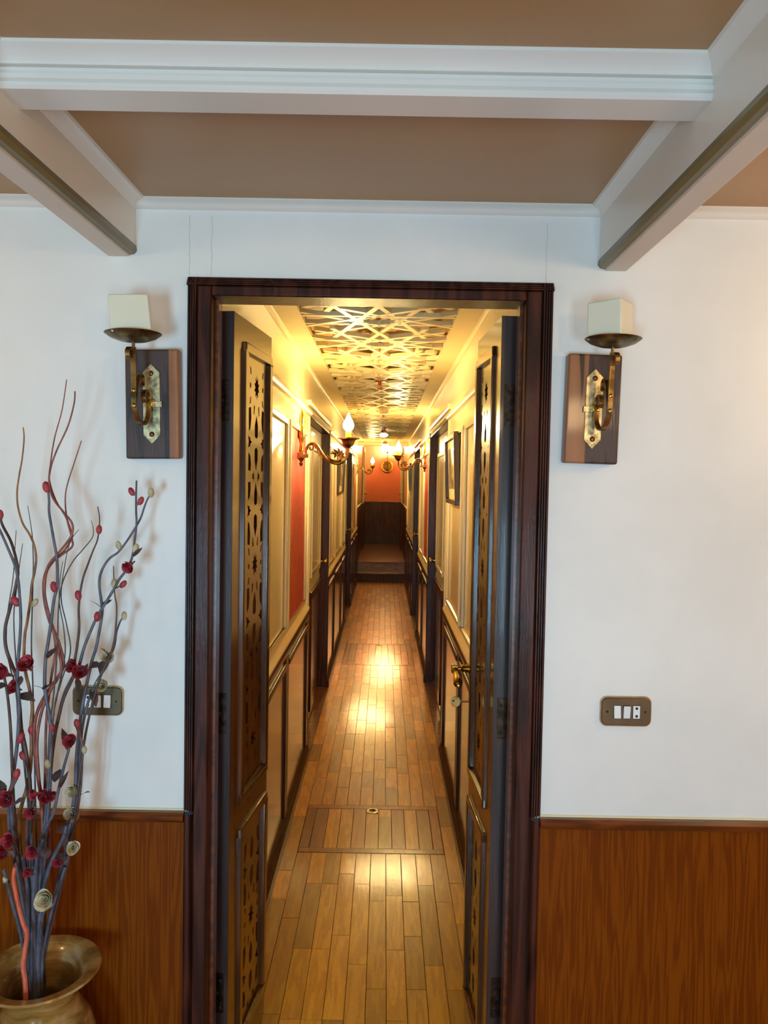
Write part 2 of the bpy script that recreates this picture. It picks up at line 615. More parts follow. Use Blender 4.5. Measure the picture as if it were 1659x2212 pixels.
part('fluted_border', MB().prism(flutes(LO, LB), WTOP + 0.004, TO, 'z'), M_DARK, fr, smooth=True)
part('fluted_border', MB().prism([(x, y) for x, y in flutes(RO, RB)], WTOP + 0.004, TO, 'z'), M_DARK, fr, smooth=True)
part('fluted_border', MB().prism([(y, z) for z, y in flutes(TO + 0.004, TB)], LO, RO, 'x'), M_DARK, fr, smooth=True)
part('jamb', MB().box(LB, JL, -0.022, FT, 0, TB), M_DARK, fr, bevel=0.004)
part('jamb', MB().box(JR, RB, -0.022, FT, 0, TB), M_DARK, fr, bevel=0.004)
part('head', MB().box(JL, JR, -0.0225, FT - 0.001, HEAD, TB), M_DARK, fr, bevel=0.004)
part('door_stop', MB().box(JL, JL + 0.008, 0.02, FT - 0.012, 0, HEAD), M_RAIL, fr)
part('door_stop', MB().box(JR - 0.008, JR, 0.02, FT - 0.012, 0, HEAD), M_RAIL, fr)

# ------------------------------------------------------------------ ceiling beams


def long_beam(name, label, xi, s, zb, skew=0.0):
    """xi: inner face, s: +1 when the beam lies towards -x of it"""
    t = thing(name, label, 'beam', (xi, -1.7, zb), kind='structure')
    X = lambda d: xi - s * d
    y0, y1 = ROOM_Y, 0.0
    part('beam_body', MB().box(X(0), X(0.058), y0, y1, zb + 0.026, CEIL), M_BEAM, t, bevel=0.002)
    pr = [(X(0.012), zb + 0.004), (X(0.002), zb + 0.006), (X(-0.004), zb + 0.013), (X(-0.002), zb + 0.024), (X(0.004), zb + 0.03), (X(0.014), zb + 0.03)]
    part('olive_band', MB().prism(pr, y0, y1, 'y'), M_OLIVE, t, smooth=True)
    part('underside_strip', MB().box(X(0.012), X(0.062), y0, y1, zb, zb + 0.027), M_PINK, t, bevel=0.003)
    cv = [(X(0), CEIL), (X(-0.022), CEIL), (X(-0.02), CEIL - 0.006), (X(-0.01), CEIL - 0.012), (X(-0.004), CEIL - 0.022), (X(0), CEIL - 0.026)]
    part('cove_moulding', MB().prism(cv, y0, y1, 'y'), M_BEAM, t, smooth=True)
    cv = [(X(0.058), CEIL), (X(0.078), CEIL), (X(0.074), CEIL - 0.008), (X(0.064), CEIL - 0.016), (X(0.058), CEIL - 0.024)]
    part('cove_moulding', MB().prism(cv, y0, y1, 'y'), M_BEAM, t, smooth=True)
    for ch in t.children:
        for v_ in ch.data.vertices:
            v_.co.x += skew * v_.co.y


long_beam('ceiling_beam', 'long white ceiling beam with olive band running over the left sconce', -0.576, 1, 2.074, 0.022)
long_beam('ceiling_beam', 'long white ceiling beam with olive band running over the right sconce', 0.480, -1, 2.060)
t = thing('cross_beam', 'white moulded cross beam spanning between the two long beams', 'beam', (-0.05, -0.57, 2.15), kind='structure')
zb = 2.150
fasc = [(-0.531, CEIL), (-0.531, zb), (-0.596, zb), (-0.6, zb + 0.004), (-0.6, zb + 0.009), (-0.595, zb + 0.011), (-0.601, zb + 0.014), (-0.601, zb + 0.021), (-0.595, zb + 0.0235),
        (-0.598, zb + 0.026), (-0.598, zb + 0.031), (-0.594, zb + 0.034), (-0.594, CEIL)]
part('beam_body', MB().prism([(p, q) for p, q in fasc], -0.61, 0.482, 'x'), M_BEAM, t, smooth=True)
cov = [(-0.594, CEIL), (-0.628, CEIL), (-0.628, CEIL - 0.005), (-0.622, CEIL - 0.008), (-0.61, CEIL - 0.014), (-0.604, CEIL - 0.02), (-0.604, CEIL - 0.024), (-0.594, CEIL - 0.024)]
part('cove_moulding', MB().prism(cov, -0.61, 0.482, 'x'), M_BEAM, t, smooth=True)

# cornice bead where wall meets ceiling
bead = [(0, CEIL - 0.026), (-0.008, CEIL - 0.024), (-0.013, CEIL - 0.018), (-0.013, CEIL - 0.01), (-0.01, CEIL - 0.004), (-0.01, CEIL), (0, CEIL)]
for i, (a, c) in enumerate(((-ROOM_X, -0.634), (-0.576, 0.480), (0.538, ROOM_X))):
    o = part('trim_%d' % (3 + i), MB().prism(bead, a, c, 'x'), M_BEAM, smooth=True)
    tag(o, ('cornice bead on the white wall left of the beams', 'cornice bead over the doorway between the beams', 'cornice bead on the white wall right of the beams')[i], 'cornice', kind='structure')

# ================================================================== CORRIDOR
XL, XR, CZ = -0.43, 0.365, 2.262
Y1, Y2 = 10.3, 14.1                              # first riser, end wall
CX = (XL + XR) / 2
DADO, RAILZ = 0.85, 1.945
REC = 0.075
L_REC = [(2.55, 4.05), (6.65, 7.95)]
R_REC = [(2.62, 4.25), (6.05, 7.35)]


def corridor_wall(side):
    s = 1 if side == 'left' else -1
    X0 = XL if side == 'left' else XR
    X = lambda d: X0 + s * d                     # d > 0 stands out into the corridor
    rec = L_REC if side == 'left' else R_REC
    solid, y = [], FT
    for a, c in rec:
        solid.append((y, a))
        y = c
    solid.append((y, Y2))
    mb = MB()
    for a, c in solid:
        mb.box(X(-0.2), X(0), a, c, 0, CZ + 0.4 if c == Y2 else CZ)
    for a, c in rec:
        mb.box(X(-0.2), X(-REC), a, c, 0, 1.96)
        mb.box(X(-0.2), X(0), a, c, 1.96, CZ)
    w = part('wall_' + side, mb, M_CREAM)
    tag(w, 'cream panelled corridor wall with dark wainscot, %s side' % side, 'wall', kind='structure')
    ORIG[w.name] = Matrix()
    # continuous mouldings
    rail = lambda z: [(X(0), z - 0.016), (X(0.008), z - 0.014), (X(0.018), z - 0.004), (X(0.022), z + 0.006), (X(0.022), z + 0.016), (X(0), z + 0.018)]
    dadoc = [(X(0), DADO - 0.006), (X(0.02), DADO), (X(0.02), DADO + 0.01), (X(0.01), DADO + 0.022), (X(0), DADO + 0.034)]
    dadow = [(X(0), DADO - 0.055), (X(0.014), DADO - 0.05), (X(0.018), DADO - 0.04), (X(0.018), DADO - 0.008), (X(0.012), DADO), (X(0), DADO)]
    base = [(X(0), 0), (X(0.03), 0), (X(0.03), 0.05), (X(0.022), 0.056), (X(0.022), 0.066), (X(0.014), 0.078), (X(0), 0.084)]
    crown = [(X(0), 2.176), (X(0.01), 2.178), (X(0.016), 2.186), (X(0.018), 2.199), (X(0.012), 2.205), (X(0), 2.205)]
    part('crown_bead', MB().prism(crown, FT, Y1, 'y'), M_CREAM, w, smooth=True)
    for a, c in solid:
        c2 = min(c, Y1)
        part('picture_rail', MB().prism(rail(RAILZ), a, c2, 'y'), M_CREAM, w, smooth=True)
        part('dado_moulding', MB().prism(dadoc, a, c2, 'y'), M_CREAM, w, smooth=True)
        part('dado_cap', MB().prism(dadow, a, c2, 'y'), M_CDARK, w, smooth=True)
        part('baseboard', MB().prism(base, a, c2, 'y'), M_CDARK, w, smooth=True)
    if side == 'left':
        pan = [(0.25, 0.85, 'c'), (0.95, 1.57, 'c'), (1.64, 2.38, 'r'), (4.20, 4.80, 'c'), (4.92, 5.86, 'c'), (5.98, 6.5, 'c'), (8.1, 8.7, 'c'), (8.82, 9.48, 'r'), (9.6, 10.1, 'c')]
    else:
        pan = [(0.25, 0.85, 'c'), (0.95, 1.66, 'c'), (1.78, 2.5, 'c'), (4.40, 5.10, 'r'), (5.22, 5.9, 'c'), (7.5, 8.0, 'c'), (8.1, 8.85, 'c'), (8.97, 9.6, 'c'), (9.7, 10.15, 'c')]
    for a, c, k in pan:
        if k == 'r':
            part('red_damask_panel', MB().box(X(0), X(0.003), a + 0.01, c - 0.01, 0.925, 1.825), M_RED, w)
        part('panel_moulding', rect_frame(MB(), 'x', X(0), X(0.014), a, c, 0.905, 1.845, 0.026), M_CREAM, w, bevel=0.006, seg=3)
    # timber wainscot: fields between proud dark stiles
    for a, c in solid:
        c2 = min(c, Y1)
        ed = sorted([a] + [(p[0] + q[1]) / 2 for q, p in zip(pan, pan[1:]) if a < (p[0] + q[1]) / 2 < c2 and not (q[1] < a or p[0] > c2)] + [c2])
        for i, e in enumerate(ed):
            lo, hi = e - 0.05, e + 0.05
            if i == 0:
                lo, hi = e, e + 0.07
            if i == len(ed) - 1:
                lo, hi = e - 0.09, e
            st = MB().box(X(0), X(0.016), lo, hi, 0.084, DADO - 0.05)
            part('stile', st, M_CDARK, w, bevel=0.005, seg=2)
        for p, q in zip(ed, ed[1:]):
            if q - p > 0.2:
                part('wainscot_field', MB().box(X(0), X(0.007), p + 0.02, q - 0.02, 0.08, DADO - 0.04), M_CWOOD, w)
                part('top_moulding', MB().box(X(0), X(0.02), p + 0.05, q - 0.05, DADO - 0.105, DADO - 0.075), M_CDARK, w, bevel=0.008, seg=3)
    # dark linings of the recesses
    for a, c in rec:
        part('recess_jamb', MB().box(X(-REC), X(0.016), c - 0.002, c + 0.022, 0, 1.96), M_CDARK, w, bevel=0.004)
        part('recess_jamb', MB().box(X(-REC), X(0.010), a - 0.022, a + 0.002, 0.0, 1.96), M_CREAM, w, bevel=0.004)
        part('recess_head', MB().box(X(-REC), X(0.012), a - 0.022, c + 0.022, 1.93, 1.962), M_CDARK, w, bevel=0.004)
        part('recess_cornice', MB().prism(rail(2.0), a - 0.1, c + 0.12, 'y'), M_CREAM, w, smooth=True)
    return w, X


wall_left, XLf = corridor_wall('left')
wall_right, XRf = corridor_wall('right')


def knob(parent, x, y, z, s, lever=0.0):
    mb = MB()
    M = Matrix.Translation((x, y, z)) @ Matrix.Rotation(s * math.pi / 2, 4, 'Y')
    mb.lathe([(0.016, 0), (0.017, 0.004), (0.008, 0.008), (0.007, 0.022), (0.012, 0.027), (0.021, 0.036), (0.023, 0.044), (0.019, 0.053), (0.0, 0.058)], 20, M)
    return part('knob', mb, M_BRASS, parent, smooth=True)


DOORN = 2


def cabin_door(y1, X, s, label, kz=1.0):
    """closed leaf at the back of a recess, knob at its far side"""
    global DOORN
    DOORN += 1
    y0 = y1 - 0.86
    t = thing('door_%d' % DOORN, label, 'door', (X(-REC), (y0 + y1) / 2, 0), kind='structure')
    part('leaf', MB().box(X(-REC), X(-REC + 0.028), y0, y1 - 0.004, 0.01, 1.928), M_CREAM, t, bevel=0.003)
    part('upper_moulding', rect_frame(MB(), 'x', X(-REC + 0.028), X(-REC + 0.038), y0 + 0.09, y1 - 0.09, 0.93, 1.80, 0.024), M_CREAM, t, bevel=0.005)
    part('lower_board', MB().box(X(-REC + 0.028), X(-REC + 0.034), y0, y1 - 0.006, 0.02, DADO - 0.06), M_CWOOD, t)
    part('door_rail', MB().box(X(-REC + 0.028), X(-REC + 0.044), y0, y1 - 0.006, DADO - 0.06, DADO), M_CDARK, t, bevel=0.006)
    part('door_stile', MB().box(X(-REC + 0.034), X(-REC + 0.044), y1 - 0.16, y1 - 0.10, 0.06, DADO - 0.06), M_CDARK, t, bevel=0.004)
    part('door_stile', MB().box(X(-REC + 0.034), X(-REC + 0.044), y0 + 0.02, y0 + 0.08, 0.06, DADO - 0.06), M_CDARK, t, bevel=0.004)
    part('lock_plate', MB().box(X(-REC + 0.028), X(-REC + 0.032), y1 - 0.088, y1 - 0.052, 0.86 + 0.02, 1.10), M_AGED, t, bevel=0.002)
    knob(t, X(-REC + 0.03), y1 - 0.07, kz, s)


cabin_door(4.05, XLf, 1, 'cream cabin door with brass knob, nearer one on the left', 0.975)
cabin_door(7.95, XLf, 1, 'cream cabin door with brass knob, farther one on the left', 0.975)
cabin_door(4.25, XRf, -1, 'cream cabin door with brass knob, nearer one on the right', 0.975)
cabin_door(7.35, XRf, -1, 'cream cabin door with brass knob, farther one on the right', 0.975)

# end of the corridor: two steps, landing, red wall, a door either side
LZ = 0.30
t = thing('stairs', 'two low wooden steps up to the landing at the far end', 'stairs', (CX, Y1, 0), kind='structure')
part('riser', MB().box(XL, XR, Y1, Y1 + 0.02, 0, 0.132), M_CDARK, t)
part('tread', MB().box(XL, XR, Y1 - 0.018, Y1 + 0.3, 0.132, 0.15), M_STEP, t, bevel=0.006)
part('riser', MB().box(XL, XR, Y1 + 0.3, Y1 + 0.32, 0.15, LZ - 0.018), M_STEP, t)
part('tread', MB().box(XL, XR, Y1 + 0.285, Y1 + 0.6, LZ - 0.018, LZ), M_STEP, t, bevel=0.006)
part('landing_board', MB().box(XL, XR, Y1 + 0.6, Y2, LZ - 0.02, LZ), M_STEP, t)
M_ENDRED = paint('rose_red_paper', (200, 112, 96), 0.5, 0.1, 5)
we = part('wall_end', MB().box(XL - 0.2, XR + 0.2, Y2, Y2 + 0.1, 0, CZ + 0.4), M_ENDRED)
tag(we, 'red papered end wall of the corridor above dark wainscot', 'wall', kind='structure')
ORIG[we.name] = Matrix()
part('wainscot_board', MB().box(XL, XR, Y2 - 0.02, Y2, LZ, 1.17), M_CDARK, we)
part('dado_cap', MB().box(XL, XR, Y2 - 0.032, Y2, 1.17, 1.19), M_STEP, we, bevel=0.006)
for side, X, s in (('left', XLf, 1), ('right', XRf, -1)):
    w = wall_left if s == 1 else wall_right
    part('landing_wainscot', MB().box(X(0), X(0.018), Y1 + 0.0, Y2 - 0.02, 0.0, 1.17), M_CDARK, w)
    part('landing_cap', MB().box(X(0), X(0.024), Y1 + 0.0, Y2 - 0.032, 1.17, 1.19), M_CREAM, w, bevel=0.004)
    DOORN += 1
    d = thing('door_%d' % DOORN, 'cream panelled door on the landing, %s of the red wall' % side, 'door', (X(0.02), 13.2, LZ), kind='structure')
    part('leaf', MB().box(X(0.018), X(0.04), 12.8, 13.7, 1.19, 2.25), M_CREAM, d, bevel=0.004)
    part('lower_leaf', MB().box(X(0.018), X(0.038), 12.8, 13.7, LZ, 1.17), M_CDARK, d, bevel=0.004)
    part('moulding', rect_frame(MB(), 'x', X(0.04), X(0.05), 12.9, 13.6, 1.26, 2.16, 0.03), M_CREAM, d, bevel=0.006)
    knob(d, X(0.038), 12.88, 1.36, s)

# corridor ceiling with pierced strapwork
cc = MB()
cc.box(XL, CX - 0.335, FT, Y1, 2.196, CZ)
cc.box(CX + 0.335, XR, FT, Y1, 2.196, CZ)
cc.box(XL - 0.2, XR + 0.2, Y1, Y1 + 0.15, 2.155, CZ + 0.4)
cc.box(XL - 0.2, XR + 0.2, Y1, Y2 + 0.1, CZ + 0.4, CZ + 0.46)
cc = part('ceiling_corridor', cc, M_LATT)
tag(cc, 'cream corridor ceiling covered with pierced geometric strapwork', 'ceiling', kind='structure')
ORIG[cc.name] = Matrix()
M_BACKING = paint('shaded_backing_board', (150, 116, 66), 0.6, 0.1, 6)  # shade inside the strapwork holes put into the board's tan colour
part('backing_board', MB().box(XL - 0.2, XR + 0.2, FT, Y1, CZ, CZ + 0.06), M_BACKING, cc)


def clip(p, q, x0, x1, y0, y1):
    t0, t1 = 0.0, 1.0
    dx, dy = q[0] - p[0], q[1] - p[1]
    for a, c in ((-dx, p[0] - x0), (dx, x1 - p[0]), (-dy, p[1] - y0), (dy, y1 - p[1])):
        if abs(a) < 1e-12:
            if c < 0:
                return None
        else:
            r = c / a
            if a < 0:
                t0 = max(t0, r)
            else:
                t1 = min(t1, r)
    if t0 >= t1 - 1e-4:
        return None
    return (p[0] + dx * t0, p[1] + dy * t0), (p[0] + dx * t1, p[1] + dy * t1)


R0_, HW = 0.25, 0.305
PER = 0.5
panels = [(FT, 2.57), (2.57, 5.07), (5.07, 7.57), (7.57, 10.07), (10.07, Y1)]
for (a, c) in panels:
    mb = MB()
    mb.box(CX - 0.335, CX - HW + 0.012, a, c, 2.196, 2.216)
    mb.box(CX + HW - 0.012, CX + 0.335, a, c, 2.196, 2.216)
    n0 = int(math.floor((a - 0.25) / PER)) - 1
    for kk in range(n0, n0 + int((c - a) / PER) + 5):
        cy = 0.07 + kk * PER + 0.18
        seen = 0
        for i in range(10):
            a1 = math.pi / 2 + i * math.pi / 5
            a2 = a1 + 4 * math.pi / 5
            p = (R0_ * math.cos(a1), cy + R0_ * math.sin(a1))
            q = (R0_ * math.cos(a2), cy + R0_ * math.sin(a2))
            L = math.hypot(q[0] - p[0], q[1] - p[1])
            e1 = 0.15 if abs(p[0]) > 0.1 else 0.0
            e2 = 0.15 if abs(q[0]) > 0.1 else 0.0
            ux, uy = (q[0] - p[0]) / L, (q[1] - p[1]) / L
            p2 = (p[0] - ux * e1, p[1] - uy * e1)
            q2 = (q[0] + ux * e2, q[1] + uy * e2)
            r = clip(p2, q2, -HW, HW, a, c)
            if not r:
                continue
            (px, py), (qx, qy) = r
            hw = 0.011
            nx, ny = -uy * hw, ux * hw
            zo = 2.197 + 0.0004 * i + 0.0002 * (kk % 2)
            poly = [(CX + px + nx, py + ny), (CX + px - nx, py - ny), (CX + qx - nx, qy - ny), (CX + qx + nx, qy + ny)]
            mb.prism(poly, zo, 2.216, 'z')
        # inner rosette ring
        if a + 0.02 < cy - 0.07 and cy + 0.07 < c:
            pts = star(0, 0, 0.088, 0.062, 10, math.pi / 2)
            for i in range(20):
                p, q = pts[i], pts[(i + 1) % 20]
                ux, uy = q[0] - p[0], q[1] - p[1]
                L = math.hypot(ux, uy)
                nx, ny = -uy / L * 0.006, ux / L * 0.006
                mb.prism([(CX + p[0] + nx, cy + p[1] + ny), (CX + p[0] - nx, cy + p[1] - ny), (CX + q[0] - nx, cy + q[1] - ny), (CX + q[0] + nx, cy + q[1] + ny)], 2.1978, 2.216, 'z')
    part('lattice_panel', mb, M_LATT, cc, merge=False)

# ------------------------------------------------------------------ corridor floor
PW = 0.0625
SEAM0 = -0.03 - 6 * PW
H1, H2 = (1.432, 1.915), (4.80, 5.69)
sub = part('floor', MB().box(XL - 0.22, XR + 0.22, -0.001, Y2, -0.1, -0.013), M_GAP)
tag(sub, 'glossy golden oak strip floor of the narrow corridor', 'floor', kind='structure')
ORIG[sub.name] = Matrix()
for a_, c_ in L_REC:
    part('threshold_board', MB().box(XL - REC, XL + 0.024, a_, c_, -0.013, -0.0004), M_STEP, sub)
for a_, c_ in R_REC:
    part('threshold_board', MB().box(XR - 0.019, XR + REC, a_, c_, -0.013, -0.0004), M_STEP, sub)
LENS = [0.22, 0.28, 0.34, 0.42, 0.5]


def plank_mesh(w, L, t=0.013, ch=0.0011):
    mb = MB()
    x, y = w / 2 - 0.0005, L / 2 - 0.0006
    vs = [(sx * x, sy * y, -t) for sx, sy in ((-1, -1), (1, -1), (1, 1), (-1, 1))]
    vs += [(sx * x, sy * y, -ch) for sx, sy in ((-1, -1), (1, -1), (1, 1), (-1, 1))]
    vs += [(sx * (x - ch), sy * (y - ch), 0) for sx, sy in ((-1, -1), (1, -1), (1, 1), (-1, 1))]
    fs = [(3, 2, 1, 0), (8, 9, 10, 11)]
    for k in (0, 4):
        fs += [(k + i, k + (i + 1) % 4, k + 4 + (i + 1) % 4, k + 4 + i) for i in range(4)]
    mb.add(vs, fs)
    return mb


PM = {L: plank_mesh(PW, L).mesh('plank', M_PARQ) for L in LENS}
planks = []
for k in range(12):
    x = SEAM0 + (k + 0.5) * PW
    iv = [(0.0, Y1)] if k in (0, 11) else [(0.0, H1[0]), (H1[1], H2[0]), (H2[1], Y1)]
    for a, c in iv:
        y = a
        first = True
        while y < c - 1e-4:
            L = rnd.choice(LENS)
            if first:
                L = rnd.choice(LENS[:4])
                first = False
            if y + L > c - 0.12:
                L = c - y
            planks.append((x, y, L))
            y += L
planks.sort(key=lambda p: p[1])
for (x, y, L) in planks[:290]:
    ref = min(LENS, key=lambda q: abs(q - L))
    o = link('plank', PM[ref], sub)
    o.location = (x, y + L / 2, rnd.uniform(-0.0005, 0.0003))
    o.scale = (1, L / ref, 1)
    o.rotation_euler = (rnd.uniform(-0.002, 0.002), rnd.uniform(-0.007, 0.007), 0)
mb = MB()
for (x, y, L) in planks[290:]:
    pm = plank_mesh(PW, L)
    mb.add(pm.v, pm.f, Matrix.Translation((x, y + L / 2, 0)))
o = part('far_planks', mb, M_PARQ, sub)
o['kind'] = 'stuff'


def hatch(h, label):
    a, c = h
    x0, x1 = SEAM0 + PW + 0.002, SEAM0 + 11 * PW - 0.002
    t = thing('floor_hatch', label, 'hatch', ((x0 + x1) / 2, (a + c) / 2, -0.013), group='hatches in the corridor floor')
    for (p, q, r, s) in ((x0, x1, a + 0.002, a + 0.042), (x0, x1, c - 0.042, c - 0.002)):
        part('frame_board', MB().box(p, q, r, s, -0.013, 0.0006), M_HATCH, t, bevel=0.001)
    for (p, q) in ((x0, x0 + 0.042), (x1 - 0.042, x1)):
        part('frame_board', MB().box(p, q, a + 0.0425, c - 0.0425, -0.013, 0.0006), M_HATCH, t, bevel=0.001)
    n = 9
    w = (x1 - x0 - 0.086) / n
    for k in range(n):
        cut = [a + 0.043, c - 0.043]
        if c - a > 0.6 or k in (5,):
            cut.insert(1, rnd.uniform(a + 0.12, c - 0.12))
        for p, q in zip(cut, cut[1:]):
            part('hatch_plank', MB().box(x0 + 0.043 + k * w + 0.0006, x0 + 0.043 + (k + 1) * w - 0.0006, p + 0.0006, q - 0.0006, -0.013, rnd.uniform(-0.0004, 0.0004)), M_PARQ if k % 3 else M_HATCH, t, bevel=0.001)
    # flush ring latch
    lx, ly = -0.03, c - 0.065
    la = part('latch_plate', MB().box(lx - 0.027, lx + 0.027, ly - 0.025, ly + 0.025, 0.0, 0.0026), M_PLATE, t, bevel=0.001)
    ORIG[la.name] = Matrix()
    cup = MB().lathe([(0.016, 0.0), (0.016, 0.0008), (0, 0.0008)], 20, Matrix.Translation((lx, ly + 0.002, 0.0026)) @ Matrix.Diagonal((1, 0.75, 1, 1)))
    part('latch_cup', cup, M_HOLE, la)
    ring = MB().tube([(lx + 0.0165 * math.cos(q), ly + 0.002 + 0.0125 * math.sin(q), 0.0036) for q in [2 * math.pi * i / 24 for i in range(25)]], 0.0016, 6)
    part('latch_ring', ring, M_BRASS, la, smooth=True)
    for sx in (-1, 1):
        for sy in (-1, 1):
            part('screw', MB().lathe([(0.003, 0), (0.003, 0.0008), (0, 0.0012)], 8, Matrix.Translation((lx + sx * 0.022, ly + sy * 0.02, 0.0026))), M_HINGE, la)


hatch(H1, 'framed oak hatch with square brass ring latch, nearest in the corridor floor')
hatch(H2, 'reddish oak hatch with small brass latch, farther along the corridor floor')

# ================================================================== DOUBLE DOOR LEAVES


def leaf_holes(u0, u1, v0, v1, star_v):
    """cut-outs of the ten-point star pattern; u across, v up"""
    hw = (u1 - u0) / 2
    uc = (u0 + u1) / 2
    H = 0.236
    cell = []
    k = lambda u, v: (u, v)
    for s in (-1, 1):
        cell.append([k(s * .62, -.21), k(s * .5, -.19), k(s * .46, -.13), k(s * .54, -.12)])
        cell.append([k(s * .52, -.035), k(s * .60, -.02), k(s * .60, .02), k(s * .52, .035), k(s * .46, 0)])
    half = []
    for s in (-1, 1):
        half.append([k(s * .54, .12), k(s * .46, .13), k(s * .50, .19), k(s * .62, .21)])
        half.append([k(s * .24, .20), k(s * .13, .22), k(s * .20, .32), k(s * .26, .30)])
        half.append([k(s * .68, .25), k(s * .46, .235), k(s * .42, .36), k(s * .50, .47), k(s * .66, .51), k(s * .68, .38)])
        half.append([k(s * .72, .55), k(s * .56, .575), k(s * .50, .56), k(s * .50, .60), k(s * .34, .62), k(s * .50, .64), k(s * .50, .68), k(s * .56, .665), k(s * .72, .69), k(s * .66, .62)])
        half.append([k(s * .68, .735), k(s * .50, .77), k(s * .42, .86), k(s * .46, .945), k(s * .68, .93)])
        half.append([k(s * .14, .935), k(s * .22, .97), k(s * .36, .98), k(s * .30, 1.0), k(s * .36, 1.02), k(s * .22, 1.03), k(s * .14, 1.065), k(s * .15, 1.0)])
    half.append([k(0, .31), k(-.17, .43), k(-.15, .55), k(0, .575), k(.15, .55), k(.17, .43)])
    half.append([k(0, .67), k(-.15, .695), k(-.17, .81), k(0, .935), k(.17, .81), k(.15, .695)])
    holes = []
    sv = star_v
    while sv + H > v0 - 0.5:
        holes.append([(uc + x, y + sv) for x, y in star(0, 0, 0.034, 0.019, 10, math.pi / 2, 0.85, 1)])
        for poly in cell:
            holes.append([(uc + u * hw, sv - v * H) for u, v in poly])
        for poly in half:
            holes.append([(uc + u * hw, sv - v * H) for u, v in poly])
        for poly in half:
            if max(v for _, v in poly) <= 1.0 or min(v for _, v in poly) < 0.9:
                holes.append([(uc + u * hw, sv + v * H) for u, v in poly])
        sv -= 2 * H
    ok = []
    for h in holes:
        mu = sum(x for x, _ in h) / len(h)
        h = [(mu + (x - mu) * 0.84, y) for x, y in h]
        if all(v0 + 0.012 < y < v1 - 0.02 for _, y in h) and all(u0 + 0.006 < x < u1 - 0.006 for x, _ in h):
            c = (sum(x for x, _ in h) / len(h), sum(y for _, y in h) / len(h))
            if not any(abs(c[0] - d[0]) < 1e-4 and abs(c[1] - d[1]) < 1e-4 for d in [d for d, _ in ok]):
                ok.append((c, h))
    return [h for _, h in ok]


def leaf(n, hinge, ang, mir, label):
    """local: x along the leaf from the hinge, y = thickness (0 = corridor-facing side), z up"""
    W, T, ZT = 0.342, 0.040, 1.975
    t = thing('door_%d' % n, label, 'door', (hinge[0], hinge[1], 0), kind='structure', local=True)
    # local x -> world +y, local y -> away from the passage
    B = Matrix(((0, mir, 0, 0), (1, 0, 0, 0), (0, 0, 1, 0), (0, 0, 0, 1)))
    t.rotation_euler = (0, 0, ang)

    def P(name, mb, mat, bevel=0.0, smooth=False, par=None):
        mb.v = [tuple(B @ Vector(p)) for p in mb.v]
        return part(name, mb, mat, par or t, smooth, bevel)
    U0, U1 = 0.085, 0.322
    ZA, ZB, ZC, ZD = 0.745, 1.912, 0.10, 0.672
    mb = MB()
    mb.box(0.002, U0, 0, T, 0.012, ZT)
    mb.box(U1, W, 0, T, 0.012, ZT)
    mb.box(U0, U1, 0, T, ZB, ZT)
    mb.box(U0, U1, 0, T, ZD, ZA)
    mb.box(U0, U1, 0, T, 0.012, ZC)
    P('leaf_frame', mb, M_DOOR)
    P('hinge_edge', MB().box(0.0, 0.002, -0.0005, T, 0.012, ZT), M_EDGE)
    for (za, zb, sv) in ((ZA, ZB, 1.817), (ZC, ZD, 0.385)):
        mo = MB()
        w = 0.018
        for (p, q, r, s) in ((U0 - 0.006, U1 + 0.006, za - 0.006, za + w), (U0 - 0.006, U1 + 0.006, zb - w, zb + 0.006), (U0 - 0.006, U0 + w, za + w, zb - w), (U1 - w, U1 + 0.006, za + w, zb - w)):
            mo.box(p, q, -0.008, 0.006, r, s)
        P('panel_moulding', mo, M_DOOR, 0.004)
        V, Fc = pierced(U0 + 0.004, U1 - 0.004, za + 0.004, zb - 0.004, leaf_holes(U0 + 0.014, U1 - 0.01, za, zb, sv), 0.009)
        P('fretwork_panel', MB().add([(x, y + 0.002, z) for x, y, z in V], Fc), M_DOOR)
        P('fretwork_panel', MB().add([(x, y + 0.024, z) for x, y, z in V], Fc), M_DOOR)
    for hz in (1.762, 1.0, 0.30):
        h = P('hinge', MB().box(-0.002, -0.0005, 0.010, T - 0.001, hz - 0.05, hz + 0.05), M_HINGE)
        P('hinge_barrel', MB().lathe([(0.006, -0.05), (0.006, 0.05)], 12, Matrix.Translation((-0.004, T + 0.004, hz))), M_HINGE, smooth=True, par=h)
        for dz in (-0.036, 0.0, 0.032):
            P('screw', MB().lathe([(0.0045, 0), (0.0045, 0.0014), (0.0, 0.002)], 10, Matrix.Translation((-0.002, 0.02 + (0.006 if dz == 0 else -0.002), hz + dz)) @ Matrix.Rotation(-math.pi / 2, 4, 'Y')), M_HOLE, par=h)
    return t, P


dl, PLf = leaf(1, (-0.367, 0.088), -math.atan2(0.040, 0.34), -1, 'pierced dark wooden door leaf opened inwards on the left of the doorway')
dr, PRt = leaf(2, (0.275, 0.088), math.atan2(0.016, 0.34), 1, 'pierced dark wooden door leaf with brass lever handle on the right')
